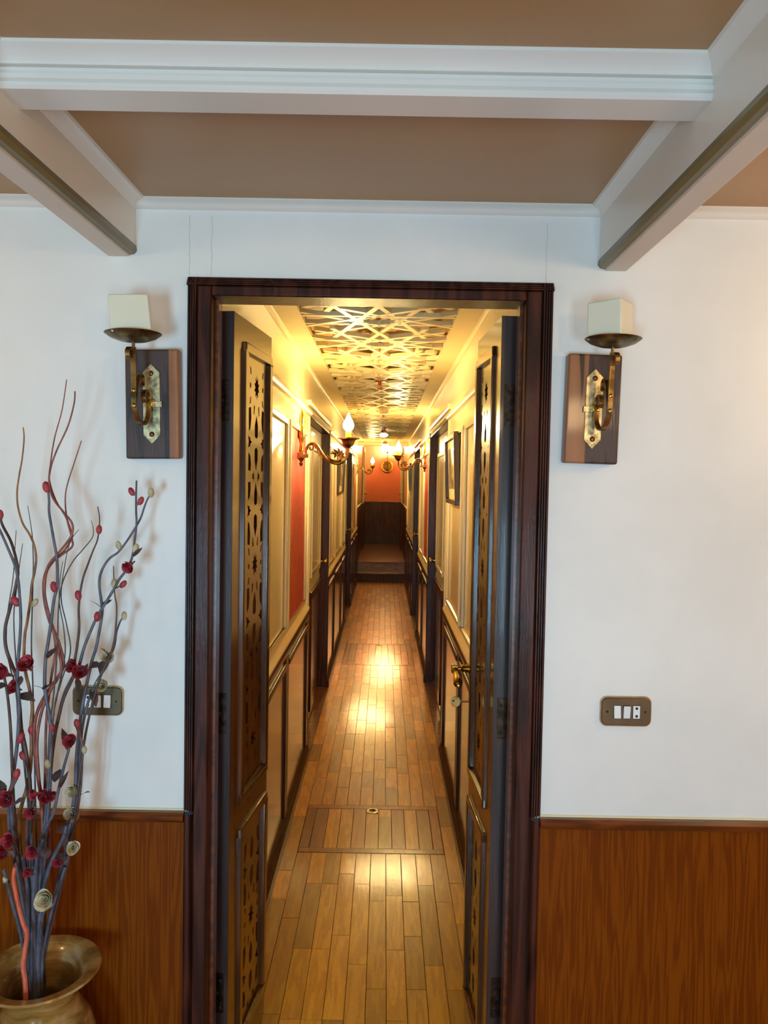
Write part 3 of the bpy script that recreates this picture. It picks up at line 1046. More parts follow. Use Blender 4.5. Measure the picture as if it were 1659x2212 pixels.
# lever handle, escutcheon and keyhole on the right leaf (local: x along the leaf, -y into the passage)
HX, HZ = 0.318, 1.045
esc = [(HX - 0.013, HZ - 0.165), (HX, HZ - 0.185), (HX + 0.013, HZ - 0.165), (HX + 0.013, HZ + 0.06), (HX + 0.009, HZ + 0.068), (HX + 0.006, HZ + 0.078), (HX, HZ + 0.084), (HX - 0.006, HZ + 0.078), (HX - 0.009, HZ + 0.068), (HX - 0.013, HZ + 0.06)]
PRt('escutcheon', MB().prism([(x, z) for x, z in esc], -0.006, 0.0, 'y'), M_BRASS, 0.0015)
hub = MB().lathe([(0.014, 0), (0.015, 0.004), (0.010, 0.007), (0.013, 0.012), (0.008, 0.016), (0.012, 0.022), (0.007, 0.028), (0.007, 0.04)], 18, Matrix.Translation((HX, -0.006, HZ)) @ Matrix.Rotation(math.pi / 2, 4, 'X'))
h = PRt('handle_hub', hub, M_BRASS, smooth=True)
PRt('handle_block', MB().box(HX - 0.012, HX + 0.012, -0.06, -0.042, HZ - 0.012, HZ + 0.012), M_BRASS, 0.002, par=h)
lev = MB().lathe([(0.006, 0), (0.009, 0.004), (0.007, 0.01), (0.0075, 0.02), (0.011, 0.045), (0.013, 0.062), (0.010, 0.072), (0.006, 0.076), (0.006, 0.080), (0.0, 0.084)], 18,
                 Matrix.Translation((HX - 0.012, -0.051, HZ - 0.002)) @ Matrix.Rotation(-math.pi / 2 - 0.35, 4, 'Y'))
PRt('lever', lev, M_BRASS, smooth=True, par=h)
key = thing('key', 'small brass key with oval bow in the right door lock', 'key', (0.275, 0.088, 0), local=True)
key.rotation_euler = dr.rotation_euler
B = Matrix(((0, 1, 0, 0), (1, 0, 0, 0), (0, 0, 1, 0), (0, 0, 0, 1)))
bow = MB()
outer = [(0.014 * math.cos(a), 0.016 * math.sin(a)) for a in [2 * math.pi * i / 20 for i in range(20)]]
bow.prism([(-0.046 + p, HZ - 0.095 + q) for p, q in outer], HX - 0.0015, HX + 0.0015, 'x')
bow.v = [tuple(B @ Vector((p[0], p[1], p[2]))) for p in bow.v]
part('key_bow', bow, M_AGED, key, bevel=0.0008)
hole = MB().lathe([(0.003, -0.0019), (0.003, 0.0019)], 10, Matrix.Translation((HX, -0.053, HZ - 0.093)) @ Matrix.Rotation(math.pi / 2, 4, 'Y'))
hole.v = [tuple(B @ Vector(p)) for p in hole.v]
part('key_hole', hole, M_HOLE, key)
sh = MB().tube([(HX, -0.034, HZ - 0.095), (HX, -0.005, HZ - 0.095)], 0.0028, 8)
sh.v = [tuple(B @ Vector(p)) for p in sh.v]
part('key_shank', sh, M_AGED, key, smooth=True)

# ================================================================== CORRIDOR SCONCES
def corridor_sconce():
    """local: wall at x=0, arm towards +x, z up, origin at the bracket block"""
    t = thing('wall_lamp', 'brass scroll-arm wall lamp with a lit flame bulb', 'wall lamp', local=True)
    k = 0.0002326
    C = lambda cx, cy: ((cx - 195) * k, 0.0, -(cy - 1000) * k)
    prof = [(0.0, 0.235), (0.006, 0.228), (0.004, 0.22), (0.009, 0.205), (0.013, 0.165), (0.009, 0.15), (0.012, 0.14), (0.016, 0.122), (0.019, 0.1), (0.012, 0.075), (0.007, 0.055), (0.011, 0.035), (0.013, 0.026), (0.008, 0.018)]
    part('finial', MB().lathe([(r, z - 0.06 + 0.055) for r, z in prof], 16, Matrix.Translation((0.016, 0, 0))), M_BRASS, t, smooth=True)
    bl = MB().box(0, 0.03, -0.016, 0.016, -0.017, 0.012)
    bl.box(0.03, 0.052, -0.009, 0.009, -0.014, 0.004)
    part('bracket_block', bl, M_AGED, t, bevel=0.002)
    part('pendant', MB().lathe([(0.0, -0.058), (0.008, -0.05), (0.01, -0.042), (0.004, -0.034), (0.012, -0.026), (0.016, -0.017)], 14, Matrix.Translation((0.016, 0, 0))), M_AGED, t, smooth=True)
    arm = [(385, 1000), (368, 930), (380, 840), (430, 775), (500, 748), (575, 775), (635, 845), (690, 935), (750, 1020), (830, 1095), (910, 1145), (1005, 1168), (1105, 1150), (1180, 1090), (1228, 1000), (1245, 900), (1246, 825)]
    pts = spline([C(*p) for p in arm], 4)
    n = len(pts)
    part('scroll_arm', MB().tube(pts, [0.0055 + 0.0035 * (i / n) for i in range(n)], 10), M_AGED, t, smooth=True)
    sc = [(385, 900), (410, 815), (470, 780), (510, 800), (520, 845), (490, 885), (450, 880), (435, 850), (455, 830)]
    part('inner_curl', MB().tube(spline([C(*p) for p in sc], 4), [0.004] * 33, 8), M_AGED, t, smooth=True)
    lf = MB()
    spi = [(800, 1000), (880, 1080), (970, 1120), (1060, 1105), (1105, 1040), (1100, 965), (1050, 925), (995, 940), (975, 985), (1005, 1010)]
    sp = spline([C(*p) for p in spi], 4)
    lf.tube(sp, [0.0035 + 0.004 * math.sin(math.pi * i / len(sp)) for i in range(len(sp))], 8)
    for tip, root in (((925, 870), (1040, 960)), ((1030, 838), (1080, 970)), ((1125, 880), (1090, 990)), ((1170, 950), (1100, 1030)), ((870, 960), (990, 960)), ((960, 1050), (1010, 980)), ((1160, 1030), (1090, 1070))):
        a, c = Vector(C(*root)), Vector(C(*tip))
        m_ = (a + c) / 2 + Vector((0, 0, 0.003))
        lf.tube(spline([a, m_, c], 4), [0.004, 0.0055, 0.0065, 0.007, 0.0068, 0.006, 0.0045, 0.003, 0.001], 7)
    part('acanthus_leaf', lf, M_AGED, t, smooth=True)
    th = MB()
    for tip, root in (((560, 885), (540, 790)), ((590, 960), (595, 830)), ((630, 1035), (645, 900)), ((690, 1105), (705, 980))):
        th.tube([C(*root), C((tip[0] + root[0]) / 2 + 15, (tip[1] + root[1]) / 2), C(*tip)], [0.005, 0.0045, 0.0008], 6)
    part('leaf_spur', th, M_AGED, t, smooth=True)
    D = Vector(C(1250, 640))
    dz = D.z
    prof = [(0.006, -0.048), (0.012, -0.044), (0.024, -0.034), (0.029, -0.022), (0.031, -0.012), (0.038, -0.004), (0.050, 0.0), (0.053, -0.003), (0.050, 0.003), (0.036, 0.001), (0.02, -0.006), (0.0, -0.008)]
    part('drip_pan', MB().lathe(prof, 32, Matrix.Translation((D.x, 0, dz)), wob=lambda i, a: 1 + (0.07 * math.cos(8 * a) if 3 < i < 10 else 0.02 * math.cos(16 * a))), M_AGED, t, smooth=True)
    part('candle_tube', MB().lathe([(0.014, -0.006), (0.014, 0.034), (0.012, 0.04)], 18, Matrix.Translation((D.x, 0, dz))), M_TUBE, t, smooth=True)
    fl_ = [(0.011, 0.038), (0.017, 0.042), (0.024, 0.052), (0.0265, 0.063), (0.023, 0.078), (0.016, 0.093), (0.009, 0.106), (0.005, 0.117), (0.0, 0.126)]
    part('flame_bulb', MB().lathe(fl_, 20, Matrix.Translation((D.x, 0, dz))), M_BULB, t, smooth=True)
    return t


SC = [((XL + 0.004, 2.0, 1.70), 0, 'brass scroll-arm wall lamp with lit flame bulb, on the left red panel nearest'),
      ((XR - 0.004, 4.92, 1.725), math.pi, 'brass scroll-arm wall lamp with lit flame bulb, on the right corridor wall'),
      ((XL + 0.004, 9.55, 1.735), 0, 'small far brass wall lamp with lit bulb, on the left before the steps')]
s0 = corridor_sconce()
for i, (loc, rz, lab) in enumerate(SC):
    o = s0 if i == 0 else copy_tree(s0)
    o.location, o.rotation_euler = loc, (0, 0, rz)
    tag(o, lab, 'wall lamp', 'scroll-arm lamps along the corridor')
# lamp on the end wall with a round rim plate
e = thing('end_wall_lamp', 'lamp with round brass plate and lit bulb on the red end wall', 'wall lamp', (0.05, Y2, 1.9))
M = Matrix.Translation((0.05, Y2, 1.9)) @ Matrix.Rotation(math.pi / 2, 4, 'X')
part('round_rim', MB().lathe([(0.085, 0.0), (0.125, 0.0), (0.128, 0.012), (0.115, 0.022), (0.095, 0.022), (0.085, 0.012)], 36, M), M_BRASS, e, smooth=True)
part('round_plate', MB().lathe([(0.088, 0.0), (0.088, 0.012), (0.06, 0.02), (0, 0.03)], 36, M), M_AGED, e, smooth=True)
part('upright', MB().tube(spline([(0.05, Y2 - 0.03, 1.9), (0.05, Y2 - 0.1, 1.98), (0.05, Y2 - 0.14, 2.08), (0.05, Y2 - 0.14, 2.17)], 5), 0.007, 8), M_AGED, e, smooth=True)
part('drip_pan', MB().lathe([(0.006, -0.03), (0.022, -0.02), (0.03, -0.006), (0.05, 0), (0.048, 0.003), (0, 0)], 24, Matrix.Translation((0.05, Y2 - 0.14, 2.2))), M_AGED, e, smooth=True)
part('flame_bulb', MB().lathe([(0.012, 0.02), (0.026, 0.04), (0.029, 0.055), (0.024, 0.075), (0.012, 0.105), (0.0, 0.13)], 18, Matrix.Translation((0.05, Y2 - 0.14, 2.195))), M_BULB, e, smooth=True)

# ------------------------------------------------------------------ sprinklers and detectors under the ceiling
spr = thing('sprinkler', 'x', 'sprinkler', local=True)
part('escutcheon', MB().lathe([(0.03, 0.0), (0.03, -0.004), (0.012, -0.008)], 18), M_COPPER, spr, smooth=True)
mb = MB().lathe([(0.010, -0.004), (0.010, -0.02), (0.006, -0.024), (0.004, -0.05), (0.0, -0.051)], 12)
for s in (-1, 1):
    mb.tube([(s * 0.009, 0, -0.02), (s * 0.014, 0, -0.035), (s * 0.004, 0, -0.052)], 0.0022, 6)
part('sprinkler_body', mb, M_COPPER, spr, smooth=True)
part('deflector', MB().lathe([(0.018, -0.052), (0.018, -0.0545), (0, -0.0545)], 16), M_COPPER, spr)
for i, (y, x, lab) in enumerate(((3.0, -0.04, 'copper sprinkler head under the corridor ceiling, nearest'), (4.98, -0.02, 'copper sprinkler head just behind the nearest smoke detector'), (7.05, -0.01, 'copper sprinkler head midway along the ceiling'), (9.75, 0.0, 'copper sprinkler head farthest along the ceiling'))):
    o = spr if i == 0 else copy_tree(spr)
    o.location = (x, y, 2.197)
    tag(o, lab, 'sprinkler', 'sprinklers along the corridor ceiling')
det = thing('smoke_detector', 'x', 'smoke detector', local=True)
part('detector_base', MB().lathe([(0.055, 0.0), (0.055, -0.014), (0.05, -0.016)], 28), M_DET, det, smooth=True)
part('detector_body', MB().lathe([(0.046, -0.014), (0.046, -0.04), (0.038, -0.052), (0.0, -0.055)], 28), M_DET, det, smooth=True)
det.location = (-0.01, 4.7, 2.197)
tag(det, 'round white smoke detector under the corridor ceiling', 'smoke detector')
M_GLOW = emitter('glowing_dome', (1.0, 0.86, 0.6), 14)
lamp = thing('ceiling_lamp', 'x', 'ceiling lamp', local=True)
part('lamp_cap', MB().lathe([(0.03, 0.0), (0.03, -0.03), (0.022, -0.036)], 20), M_AGED, lamp, smooth=True)
part('lamp_dome', MB().lathe([(0.028, -0.036), (0.05, -0.046), (0.052, -0.056), (0.036, -0.074), (0.0, -0.082)], 24), M_GLOW, lamp, smooth=True)
for i, (y, x, lab) in enumerate(((7.45, -0.02, 'small glowing ceiling lamp midway along the corridor'), (10.0, 0.0, 'small glowing ceiling lamp just before the red end wall'))):
    o = lamp if i == 0 else copy_tree(lamp)
    o.location = (x, y, 2.197)
    tag(o, lab, 'ceiling lamp', 'small lamps under the corridor ceiling')

# ------------------------------------------------------------------ framed pictures
m, n, l, b = base_mat('sepia_print', (120, 108, 84), 0.25)
f = noise(n, l, coords(n, l, (1, 5, 5)), 2.2, 5, 0.6)
l.new(ramp(n, l, f, [(0.32, (40, 36, 28)), (0.5, (120, 108, 82)), (0.62, (196, 184, 150))]), b.inputs['Base Color'])
M_PRINT = m


def picture(side, y0, y1, z0, z1, tilt, label):
    X0 = XL if side == 'left' else XR
    s = 1 if side == 'left' else -1
    t = thing('framed_picture', label, 'picture', (X0 + s * 0.004, (y0 + y1) / 2, z0), group='framed pictures in the corridor', local=True)
    t.rotation_euler = (0, s * tilt, 0)
    w, h = (y1 - y0) / 2, z1 - z0
    part('frame', rect_frame(MB(), 'x', 0, s * 0.026, -w, w, 0, h, 0.022), M_BLACK, t, bevel=0.003)
    part('mount', MB().box(0.002 * s, 0.008 * s, -w + 0.02, w - 0.02, 0.02, h - 0.02), M_MAT, t)
    part('print', MB().box(0.008 * s, 0.0095 * s, -w + 0.07, w - 0.07, 0.075, h - 0.065), M_PRINT, t)


picture('right', 1.86, 2.42, 1.47, 1.82, 0.045, 'dark framed sepia picture on the right wall, tilted, nearest')
picture('left', 4.98, 5.78, 1.46, 1.84, 0.06, 'dark framed picture on the left wall under the lit lamp')
picture('right', 8.15, 8.8, 1.47, 1.83, 0.05, 'small far dark framed picture on the right wall')

# ================================================================== FRONT CANDLE SCONCES
def candle_sconce(loc, m_, rot, label, sap0, sap1):
    t = thing('candle_sconce', label, 'sconce', loc, local=True, group='candle sconces beside the doorway')
    t.rotation_euler = (0, rot, 0)
    part('wood_block', MB().box(-0.06, 0.06, -0.034, 0.0, -0.1225, 0.1225), M_WALNUT, t, bevel=0.004)
    bb = MB()
    bb.box(sap0, sap1, -0.0346, -0.0004, -0.1226, 0.1226)
    part('pale_grain_strip', bb, M_SAP, t, bevel=0.004)
    pl = [(0, -0.09), (0.019, -0.07), (0.019, 0.07), (0, 0.09), (-0.019, 0.07), (-0.019, -0.07)]
    part('back_plate', MB().prism(pl, -0.0375, -0.0345, 'y'), M_PLATE, t, bevel=0.0008)
    for z in (-0.068, 0.068):
        part('rivet', MB().lathe([(0.006, 0), (0.006, 0.001), (0.004, 0.004), (0, 0.005)], 14, Matrix.Translation((0, -0.0375, z)) @ Matrix.Rotation(math.pi / 2, 4, 'X')), M_RIVET, t, smooth=True)
    A = lambda y, z: (m_ * 0.012 * (-y - 0.035) / 0.085, y, z)
    main = [(-0.120, 0.112), (-0.121, 0.08), (-0.121, 0.03), (-0.120, -0.005), (-0.112, -0.03), (-0.096, -0.046), (-0.074, -0.048), (-0.056, -0.034), (-0.050, -0.01), (-0.052, 0.014), (-0.062, 0.026), (-0.074, 0.022), (-0.077, 0.008), (-0.070, 0.0)]
    pts = spline([A(*p) for p in main], 5)
    part('scroll_bar', MB().tube(pts, [1.0] * len(pts), flat=(0.0055, 0.0024, (1, 0, 0))), M_AGED, t, bevel=0.0006)
    inner = [(-0.118, -0.012), (-0.112, 0.012), (-0.104, 0.04), (-0.092, 0.058), (-0.080, 0.054), (-0.079, 0.038), (-0.088, 0.034)]
    pts = spline([A(*p) for p in inner], 5)
    part('inner_scroll', MB().tube(pts, [0.9] * len(pts), flat=(0.0055, 0.0022, (1, 0, 0))), M_AGED, t, bevel=0.0006)
    curl = [(-0.121, 0.085), (-0.128, 0.1), (-0.138, 0.108), (-0.147, 0.1), (-0.145, 0.088), (-0.136, 0.086)]
    pts = spline([A(*p) for p in curl], 5)
    part('top_curl', MB().tube(pts, [0.9] * len(pts), flat=(0.0055, 0.0022, (1, 0, 0))), M_AGED, t, bevel=0.0006)
    part('clamp', MB().box(-0.008, 0.008, -0.058, -0.0375, -0.008, 0.008), M_BRASS, t, bevel=0.002)
    part('clamp_lug', MB().box(-m_ * 0.024, -m_ * 0.006, -0.0405, -0.0375, -0.008, 0.006), M_PLATE, t, bevel=0.001)
    for kz in (-0.012, 0.02):
        part('collar', MB().ball(A(-0.122, kz), 0.0055, 12, 8, (1.0, 0.6, 1)), M_BRASS, t, smooth=True)
    dx, dy, dz = A(-0.12, 0.14)
    part('stem', MB().lathe([(0.0035, -0.04), (0.0035, -0.015), (0.006, -0.012)], 10, Matrix.Translation((dx, dy, dz))), M_AGED, t, smooth=True)
    dish = [(0.0, -0.018), (0.03, -0.0145), (0.048, -0.008), (0.059, 0.0), (0.0595, 0.0008), (0.048, -0.0068), (0.03, -0.0132), (0.0, -0.0165)]
    part('dish', MB().lathe(dish, 40, Matrix.Translation((dx, dy, dz))), M_DISH, t, smooth=True)
    return Matrix.Translation(loc) @ Matrix.Rotation(rot, 4, 'Y') @ Vector((dx, dy, dz))


pL = candle_sconce((-0.526, 0, 1.738), -1, -0.018, 'wooden block sconce with brass scroll and dish, left of the doorway', 0.036, 0.0602)
pR = candle_sconce((0.4665, 0, 1.744), 1, 0.02, 'striped wooden block sconce with brass scroll and dish, right of the doorway', -0.0602, -0.012)


def candle(p, w, hgt, rz, ty, label):
    t = thing('candle', label, 'candle', (p[0], p[1], p[2] - 0.004), group='square candles on the sconces', local=True)
    t.rotation_euler = (0, ty, rz)
    part('wax', MB().box(-w / 2, w / 2, -w / 2, w / 2, 0.0, hgt), M_WAX, t, bevel=0.0025)
    part('wick', MB().tube([(0, 0, hgt), (0.001, 0, hgt + 0.006)], 0.0009, 6), M_HOLE, t)


candle(pL + Vector((-0.004, 0.0, 0.003)), 0.080, 0.076, 0.33, -0.10, 'square ivory candle leaning on the left brass dish')
candle(pR + Vector((-0.006, 0.0, 0.0015)), 0.073, 0.078, -0.65, -0.03, 'square ivory candle turned cornerwise on the right brass dish')

# ================================================================== SWITCH PLATES
def rrect(w, h, r, n=7):
    out = []
    for cx, cy, a0 in ((w - r, h - r, 0), (-w + r, h - r, 90), (-w + r, -h + r, 180), (w - r, -h + r, 270)):
        for k in range(n):
            a = math.radians(a0 + 90 * k / (n - 1))
            out.append((cx + r * math.cos(a), cy + r * math.sin(a)))
    return out


def switch_plate(x, z, order, label):
    t = thing('switch_plate', label, 'light switch', (x, 0, z), local=True, group='bronze switch plates beside the doorway')
    part('rim', MB().prism(rrect(0.059, 0.0345, 0.015), -0.006, 0.0, 'y'), M_RIM, t, smooth=True)
    part('face', MB().prism(rrect(0.0565, 0.032, 0.013), -0.009, -0.0055, 'y'), M_BRONZE, t, bevel=0.002)
    for k, kind in enumerate(order):
        cx = (-0.021, 0.001, 0.0235)[k]
        part('slot', MB().box(cx - 0.0088, cx + 0.0088, -0.0094, -0.008, -0.0155, 0.0155), M_HOLE, t)
        if kind == 'r':
            up = (1 if k % 2 else -1) * 0.12
            mb = MB().box(-0.0078, 0.0078, -0.004, 0.001, -0.0145, 0.0145, Matrix.Translation((cx, -0.0095, 0)) @ Matrix.Rotation(up, 4, 'X'))
            part('rocker', mb, M_PLASTIC, t, bevel=0.001)
        else:
            so = part('socket_insert', MB().box(cx - 0.008, cx + 0.008, -0.0115, -0.009, -0.0148, 0.0148), M_PLASTIC, t, bevel=0.001)
            for dz in (-0.009, 0.009):
                part('socket_hole', MB().lathe([(0.0031, 0), (0.0031, 0.0006), (0, 0.0006)], 12, Matrix.Translation((cx, -0.0115, dz)) @ Matrix.Rotation(math.pi / 2, 4, 'X')), M_HOLE, so)
    for sx in (-1, 1):
        part('screw', MB().lathe([(0.003, 0), (0.003, 0.0004), (0, 0.0006)], 10, Matrix.Translation((sx * 0.044, -0.009, 0)) @ Matrix.Rotation(math.pi / 2, 4, 'X')), M_HINGE, t)


switch_plate(0.5685, 1.050, 'rrs', 'bronze plate with two rocker switches, alone on the right wall')
switch_plate(-0.6555, 1.054, 'srr', 'bronze switch plate behind the dried flowers on the left wall')

# ================================================================== VASE AND DRIED FLOWERS
VX, VY, VR = -0.716, -0.165, 0.516
va = thing('vase', 'honey-coloured alabaster vase with a wide flared rim', 'vase', (VX, VY, 0))
outer_p = [(0.0, 0.0), (0.085, 0.0), (0.09, 0.01), (0.082, 0.03), (0.092, 0.07), (0.118, 0.16), (0.128, 0.25), (0.122, 0.33), (0.102, 0.40), (0.080, 0.435), (0.074, 0.455), (0.080, 0.478), (0.104, 0.504), (0.119, 0.514), (0.1225, 0.518)]
inner_p = [(0.120, 0.522), (0.102, 0.520), (0.092, 0.514), (0.078, 0.496), (0.068, 0.47), (0.064, 0.44), (0.08, 0.36), (0.09, 0.25), (0.06, 0.16), (0.0, 0.15)]
vm = MB().lathe(outer_p + inner_p, 56, Matrix.Translation((VX, VY, 0)))
part('vase_body', vm, M_ALAB, va, smooth=True)

# --- shared flower meshes (local +z looks out of the bloom)
def rose_mesh(name, mat):
    vs, fs = [], []
    n = 66
    for i in range(n + 1):
        t = i / n
        a = t * 2 * math.pi * 3.4
        r = 0.14 + 0.86 * t ** 0.9
        lob = 1 + 0.10 * math.sin(a * 2.6 + 0.7)
        top = 0.62 - 0.42 * t * t + 0.06 * math.sin(a * 3.1)
        for (rr, z) in ((r * 0.42, -0.55), (r * 0.86, -0.12), (r * 0.98 * lob, top - 0.12), (r * 1.10 * lob, top)):
            vs.append((rr * math.cos(a), rr * math.sin(a), z))
    for i in range(n):
        for k in range(3):
            p = i * 4 + k
            fs.append((p, p + 4, p + 5, p + 1))
    me = bpy.data.meshes.new(name)
    me.from_pydata(vs, [], fs)
    me.materials.append(mat)
    me.shade_smooth()
    return me


def bud_mesh(name, mat):
    return MB().lathe([(0, -1.0), (0.42, -0.85), (0.68, -0.35), (0.72, 0.1), (0.58, 0.6), (0.3, 0.92), (0, 1.0)], 14).mesh(name, mat, True)


def leaf_mesh(name, mat):
    vs, fs = [], []
    n = 10
    for i in range(n + 1):
        t = i / n
        w = 0.42 * math.sin(math.pi * t ** 0.8) * (1 + 0.10 * (i % 2)) + 0.01
        z = 0.22 * math.sin(math.pi * t) - 0.1 * t
        vs += [(-w, t, z + 0.28 * w), (0, t, z), (w, t, z + 0.28 * w)]
    for i in range(n):
        p = i * 3
        fs += [(p, p + 1, p + 4, p + 3), (p + 1, p + 2, p + 5, p + 4)]
    me = bpy.data.meshes.new(name)
    me.from_pydata(vs, [], fs)
    me.materials.append(mat)
    me.shade_smooth()
    return me


def calyx_mesh(name, mat):
    return MB().lathe([(0.16, -1.6), (0.2, -1.0), (0.42, -0.2), (0.6, 0.0), (0.3, 0.15), (0, 0.15)], 10).mesh(name, mat, True)


ROSE = {'r': rose_mesh('rose_crimson', M_PETAL), 'w': rose_mesh('rose_ivory', M_IVORY)}
BUD = {'r': bud_mesh('bud_crimson', M_BUD), 'w': bud_mesh('bud_ivory', M_BUDI)}
LEAFM = leaf_mesh('leaf', M_LEAF)
CALM = calyx_mesh('calyx', M_CALYX)
STEMM = {'s': M_STEM, 'b': M_BROWN, 'r': M_TWIG, 'o': M_ORANGE, 'c': M_CORAL, 'w': M_WISP}


def put(name, me, parent, inv, loc, direction, size, roll=0.0, up='Z'):
    o = bpy.data.objects.new(name, me)
    COL.objects.link(o)
    o.parent = parent
    o.matrix_parent_inverse = inv
    q = Vector(direction).normalized().to_track_quat(up, 'Y' if up == 'Z' else 'Z')
    o.location = loc
    o.rotation_mode = 'QUATERNION'
    q2 = q @ Matrix.Rotation(roll, 3, up).to_quaternion()
    o.rotation_quaternion = q2
    o.scale = size if isinstance(size, (tuple, list)) else (size, size, size)
    return o


PXM = 1.62 / FOC        # metres per picture pixel near the flowers


def branch(label, kind, pts, ytop, r0, r1, roses=(), buds=(), leaves=(), base=None, base_y=None, name='dried_branch'):
    """pts: sight-line positions from the tip down to the vase mouth"""
    by = base_y if base_y is not None else VY + rnd.uniform(-0.025, 0.02)
    bx = base if base is not None else 78 + rnd.uniform(-14, 18)
    P = list(pts)
    n = len(P)
    ys = [P[0][1], 2080.0]
    def Yat(py):
        f = min(1, max(0, (py - ys[0]) / (ys[1] - ys[0])))
        return ytop + (by - ytop) * f
    if P[-1][1] < 2060:
        P.append((bx, 2075))
    W = [at(x, y, Yat(y)) for x, y in P]
    foot = Vector((VX + (bx - 82) * 0.0006, VY + (by - VY) * 0.6, 0.30))
    W.append(at(P[-1][0] + (78 - P[-1][0]) * 0.2, 2150, by))
    W.append(foot)
    t = thing(name, label, 'dried flower' if (roses or buds) else 'twig', foot, group='dried branches in the alabaster vase')
    sp = spline(W, 5)
    m_ = len(sp)
    part('stem', MB().tube(sp, [r1 + (r0 - r1) * (i / m_) ** 0.8 for i in range(m_)], 7), STEMM[kind], t, smooth=True)
    inv = ORIG[t.name]
    for (x, y, c, s) in buds:
        p = at(x, y, Yat(y))
        q = min(sp, key=lambda v: (v - p).length + (0.02 if v.z > p.z else 0) + abs((p.z - v.z) - 0.02) * 0.5)
        d = (p - q)
        d = (d if d.length > 0.004 else Vector((0, 0, 0.01))) + Vector((0, 0, 0.012))
        o = put('bud', BUD[c], t, inv, p, d, (s * PXM, s * PXM, s * 1.15 * PXM))
        ps = MB().tube([q, q + (p - q) * 0.6, p - d.normalized() * s * PXM * 0.8], [r1 * 1.4, r1 * 1.9, r1 * 2.4], 7)
        part('calyx', ps, M_CALYX, t, smooth=True)
    for (x, y, c, s, dx, dz) in roses:
        p = at(x, y, Yat(y))
        q = min(sp, key=lambda v: (v - p).length + (0.01 if v.z > p.z else 0))
        d = Vector((dx, -1.0, dz))
        put('rose', ROSE[c], t, inv, p - Vector((0, 0.008, 0)), d, s * 1.12 * PXM, rnd.uniform(0, 6))
        put('rose_calyx', CALM, t, inv, p + d.normalized() * (-0.55 * s * PXM) - Vector((0, 0.008, 0)), d, s * PXM * 0.7)
        if (q - p).length > 0.004:
            part('rose_stalk', MB().tube([q, (p + q) / 2 + Vector((0, 0, -0.004)), p + Vector((0, 0.004, -0.004))], [r1 * 2, r1 * 1.8, r1 * 1.8], 6), M_CALYX, t, smooth=True)
    for (x, y, ax, ay, s) in leaves:
        p = at(x, y, Yat(y))
        tip = at(x + ax, y + ay, Yat(y) - 0.015)
        put('leaf', LEAFM, t, inv, p, tip - p, (s * 1.5 * PXM, (tip - p).length, s * PXM * 0.8), rnd.uniform(-0.5, 0.5), 'Y')
    return t


branch('tallest branch at far right with two red buds, ivory bud and dark red rose', 's',
       [(295, 1038), (294, 1070), (294, 1105), (295, 1131), (291, 1165), (285, 1205), (273, 1231), (258, 1251), (246, 1273), (222, 1312), (210, 1332), (198, 1358), (182, 1398), (170, 1440), (152, 1472), (139, 1500), (126, 1552), (119, 1585), (111, 1633), (109, 1673), (106, 1720), (98, 1800), (92, 1900), (86, 2000)],
       -0.10, 0.0046, 0.0019, roses=[(279, 1224, 'r', 14, -0.5, -0.6)], buds=[(284, 1062, 'r', 9), (304, 1082, 'r', 9), (293, 1185, 'w', 10), (210, 1332, 'r', 10)], leaves=[(286, 1204, 22, -22, 8)])
branch('branch arching right to a single tan bud at the top right', 's',
       [(326, 1066), (318, 1080), (311, 1098), (303, 1121), (287, 1149), (271, 1173), (255, 1193), (238, 1205), (225, 1222), (216, 1245), (215, 1269), (219, 1298), (221, 1320), (217, 1350), (208, 1398), (198, 1430), (185, 1490), (175, 1545), (169, 1595), (165, 1646), (163, 1700), (152, 1780), (132, 1880), (108, 1990)],
       -0.085, 0.0044, 0.0017, buds=[(326, 1064, 'w', 10), (256, 1178, 'w', 9)], roses=[(158, 1706, 'w', 13, -0.3, 0.25), (158, 1755, 'w', 15, 0.2, 0.5)], leaves=[(222, 1316, -32, -22, 9), (168, 1722, 26, -12, 15), (222, 1310, 20, -16, 12)], base=92)
branch('branch with ivory bud and cream rose beside the left sconce shadow', 's',
       [(268, 1330), (260, 1342), (252, 1364), (248, 1392), (240, 1415), (231, 1438), (210, 1470), (192, 1512), (180, 1560), (174, 1610), (170, 1680), (168, 1720), (158, 1790), (146, 1860), (128, 1930), (110, 2000)],
       -0.09, 0.0042, 0.0018, buds=[(268, 1330, 'w', 9)], roses=[(235, 1417, 'w', 13, 0.2, 0.4), (223, 1479, 'w', 13, 0.1, 0.4)], leaves=[(232, 1425, -18, 30, 22), (220, 1436, -30, 6, 18), (196, 1488, 12, 40, 15), (235, 1424, -16, -24, 18)], base=94)
branch('slim branch forking to ivory and red buds right of the middle', 'b',
       [(245, 1222), (246, 1252), (248, 1285), (252, 1310), (251, 1345), (246, 1385), (236, 1420), (222, 1450), (205, 1500), (190, 1560), (176, 1640), (166, 1730), (146, 1840), (120, 1950)],
       -0.10, 0.0036, 0.0009, buds=[(247, 1260, 'w', 10), (266, 1262, 'r', 9)], base=90)
branch('branch with round red bud at top and two crimson roses by the switch', 'b',
       [(211, 1094), (215, 1118), (214, 1143), (210, 1168), (202, 1187), (190, 1219), (180, 1247), (173, 1282), (170, 1318), (171, 1356), (167, 1394), (162, 1424), (158, 1462), (139, 1505), (124, 1560), (112, 1640), (106, 1740), (98, 1850), (90, 1960)],
       -0.13, 0.0042, 0.0010, buds=[(214, 1144, 'r', 9), (169, 1286, 'r', 10)], roses=[(159, 1436, 'r', 13, -0.2, 0.4), (177, 1450, 'r', 15, 0.35, 0.3)], leaves=[(176, 1460, 14, -28, 12), (166, 1462, 6, 40, 10)])
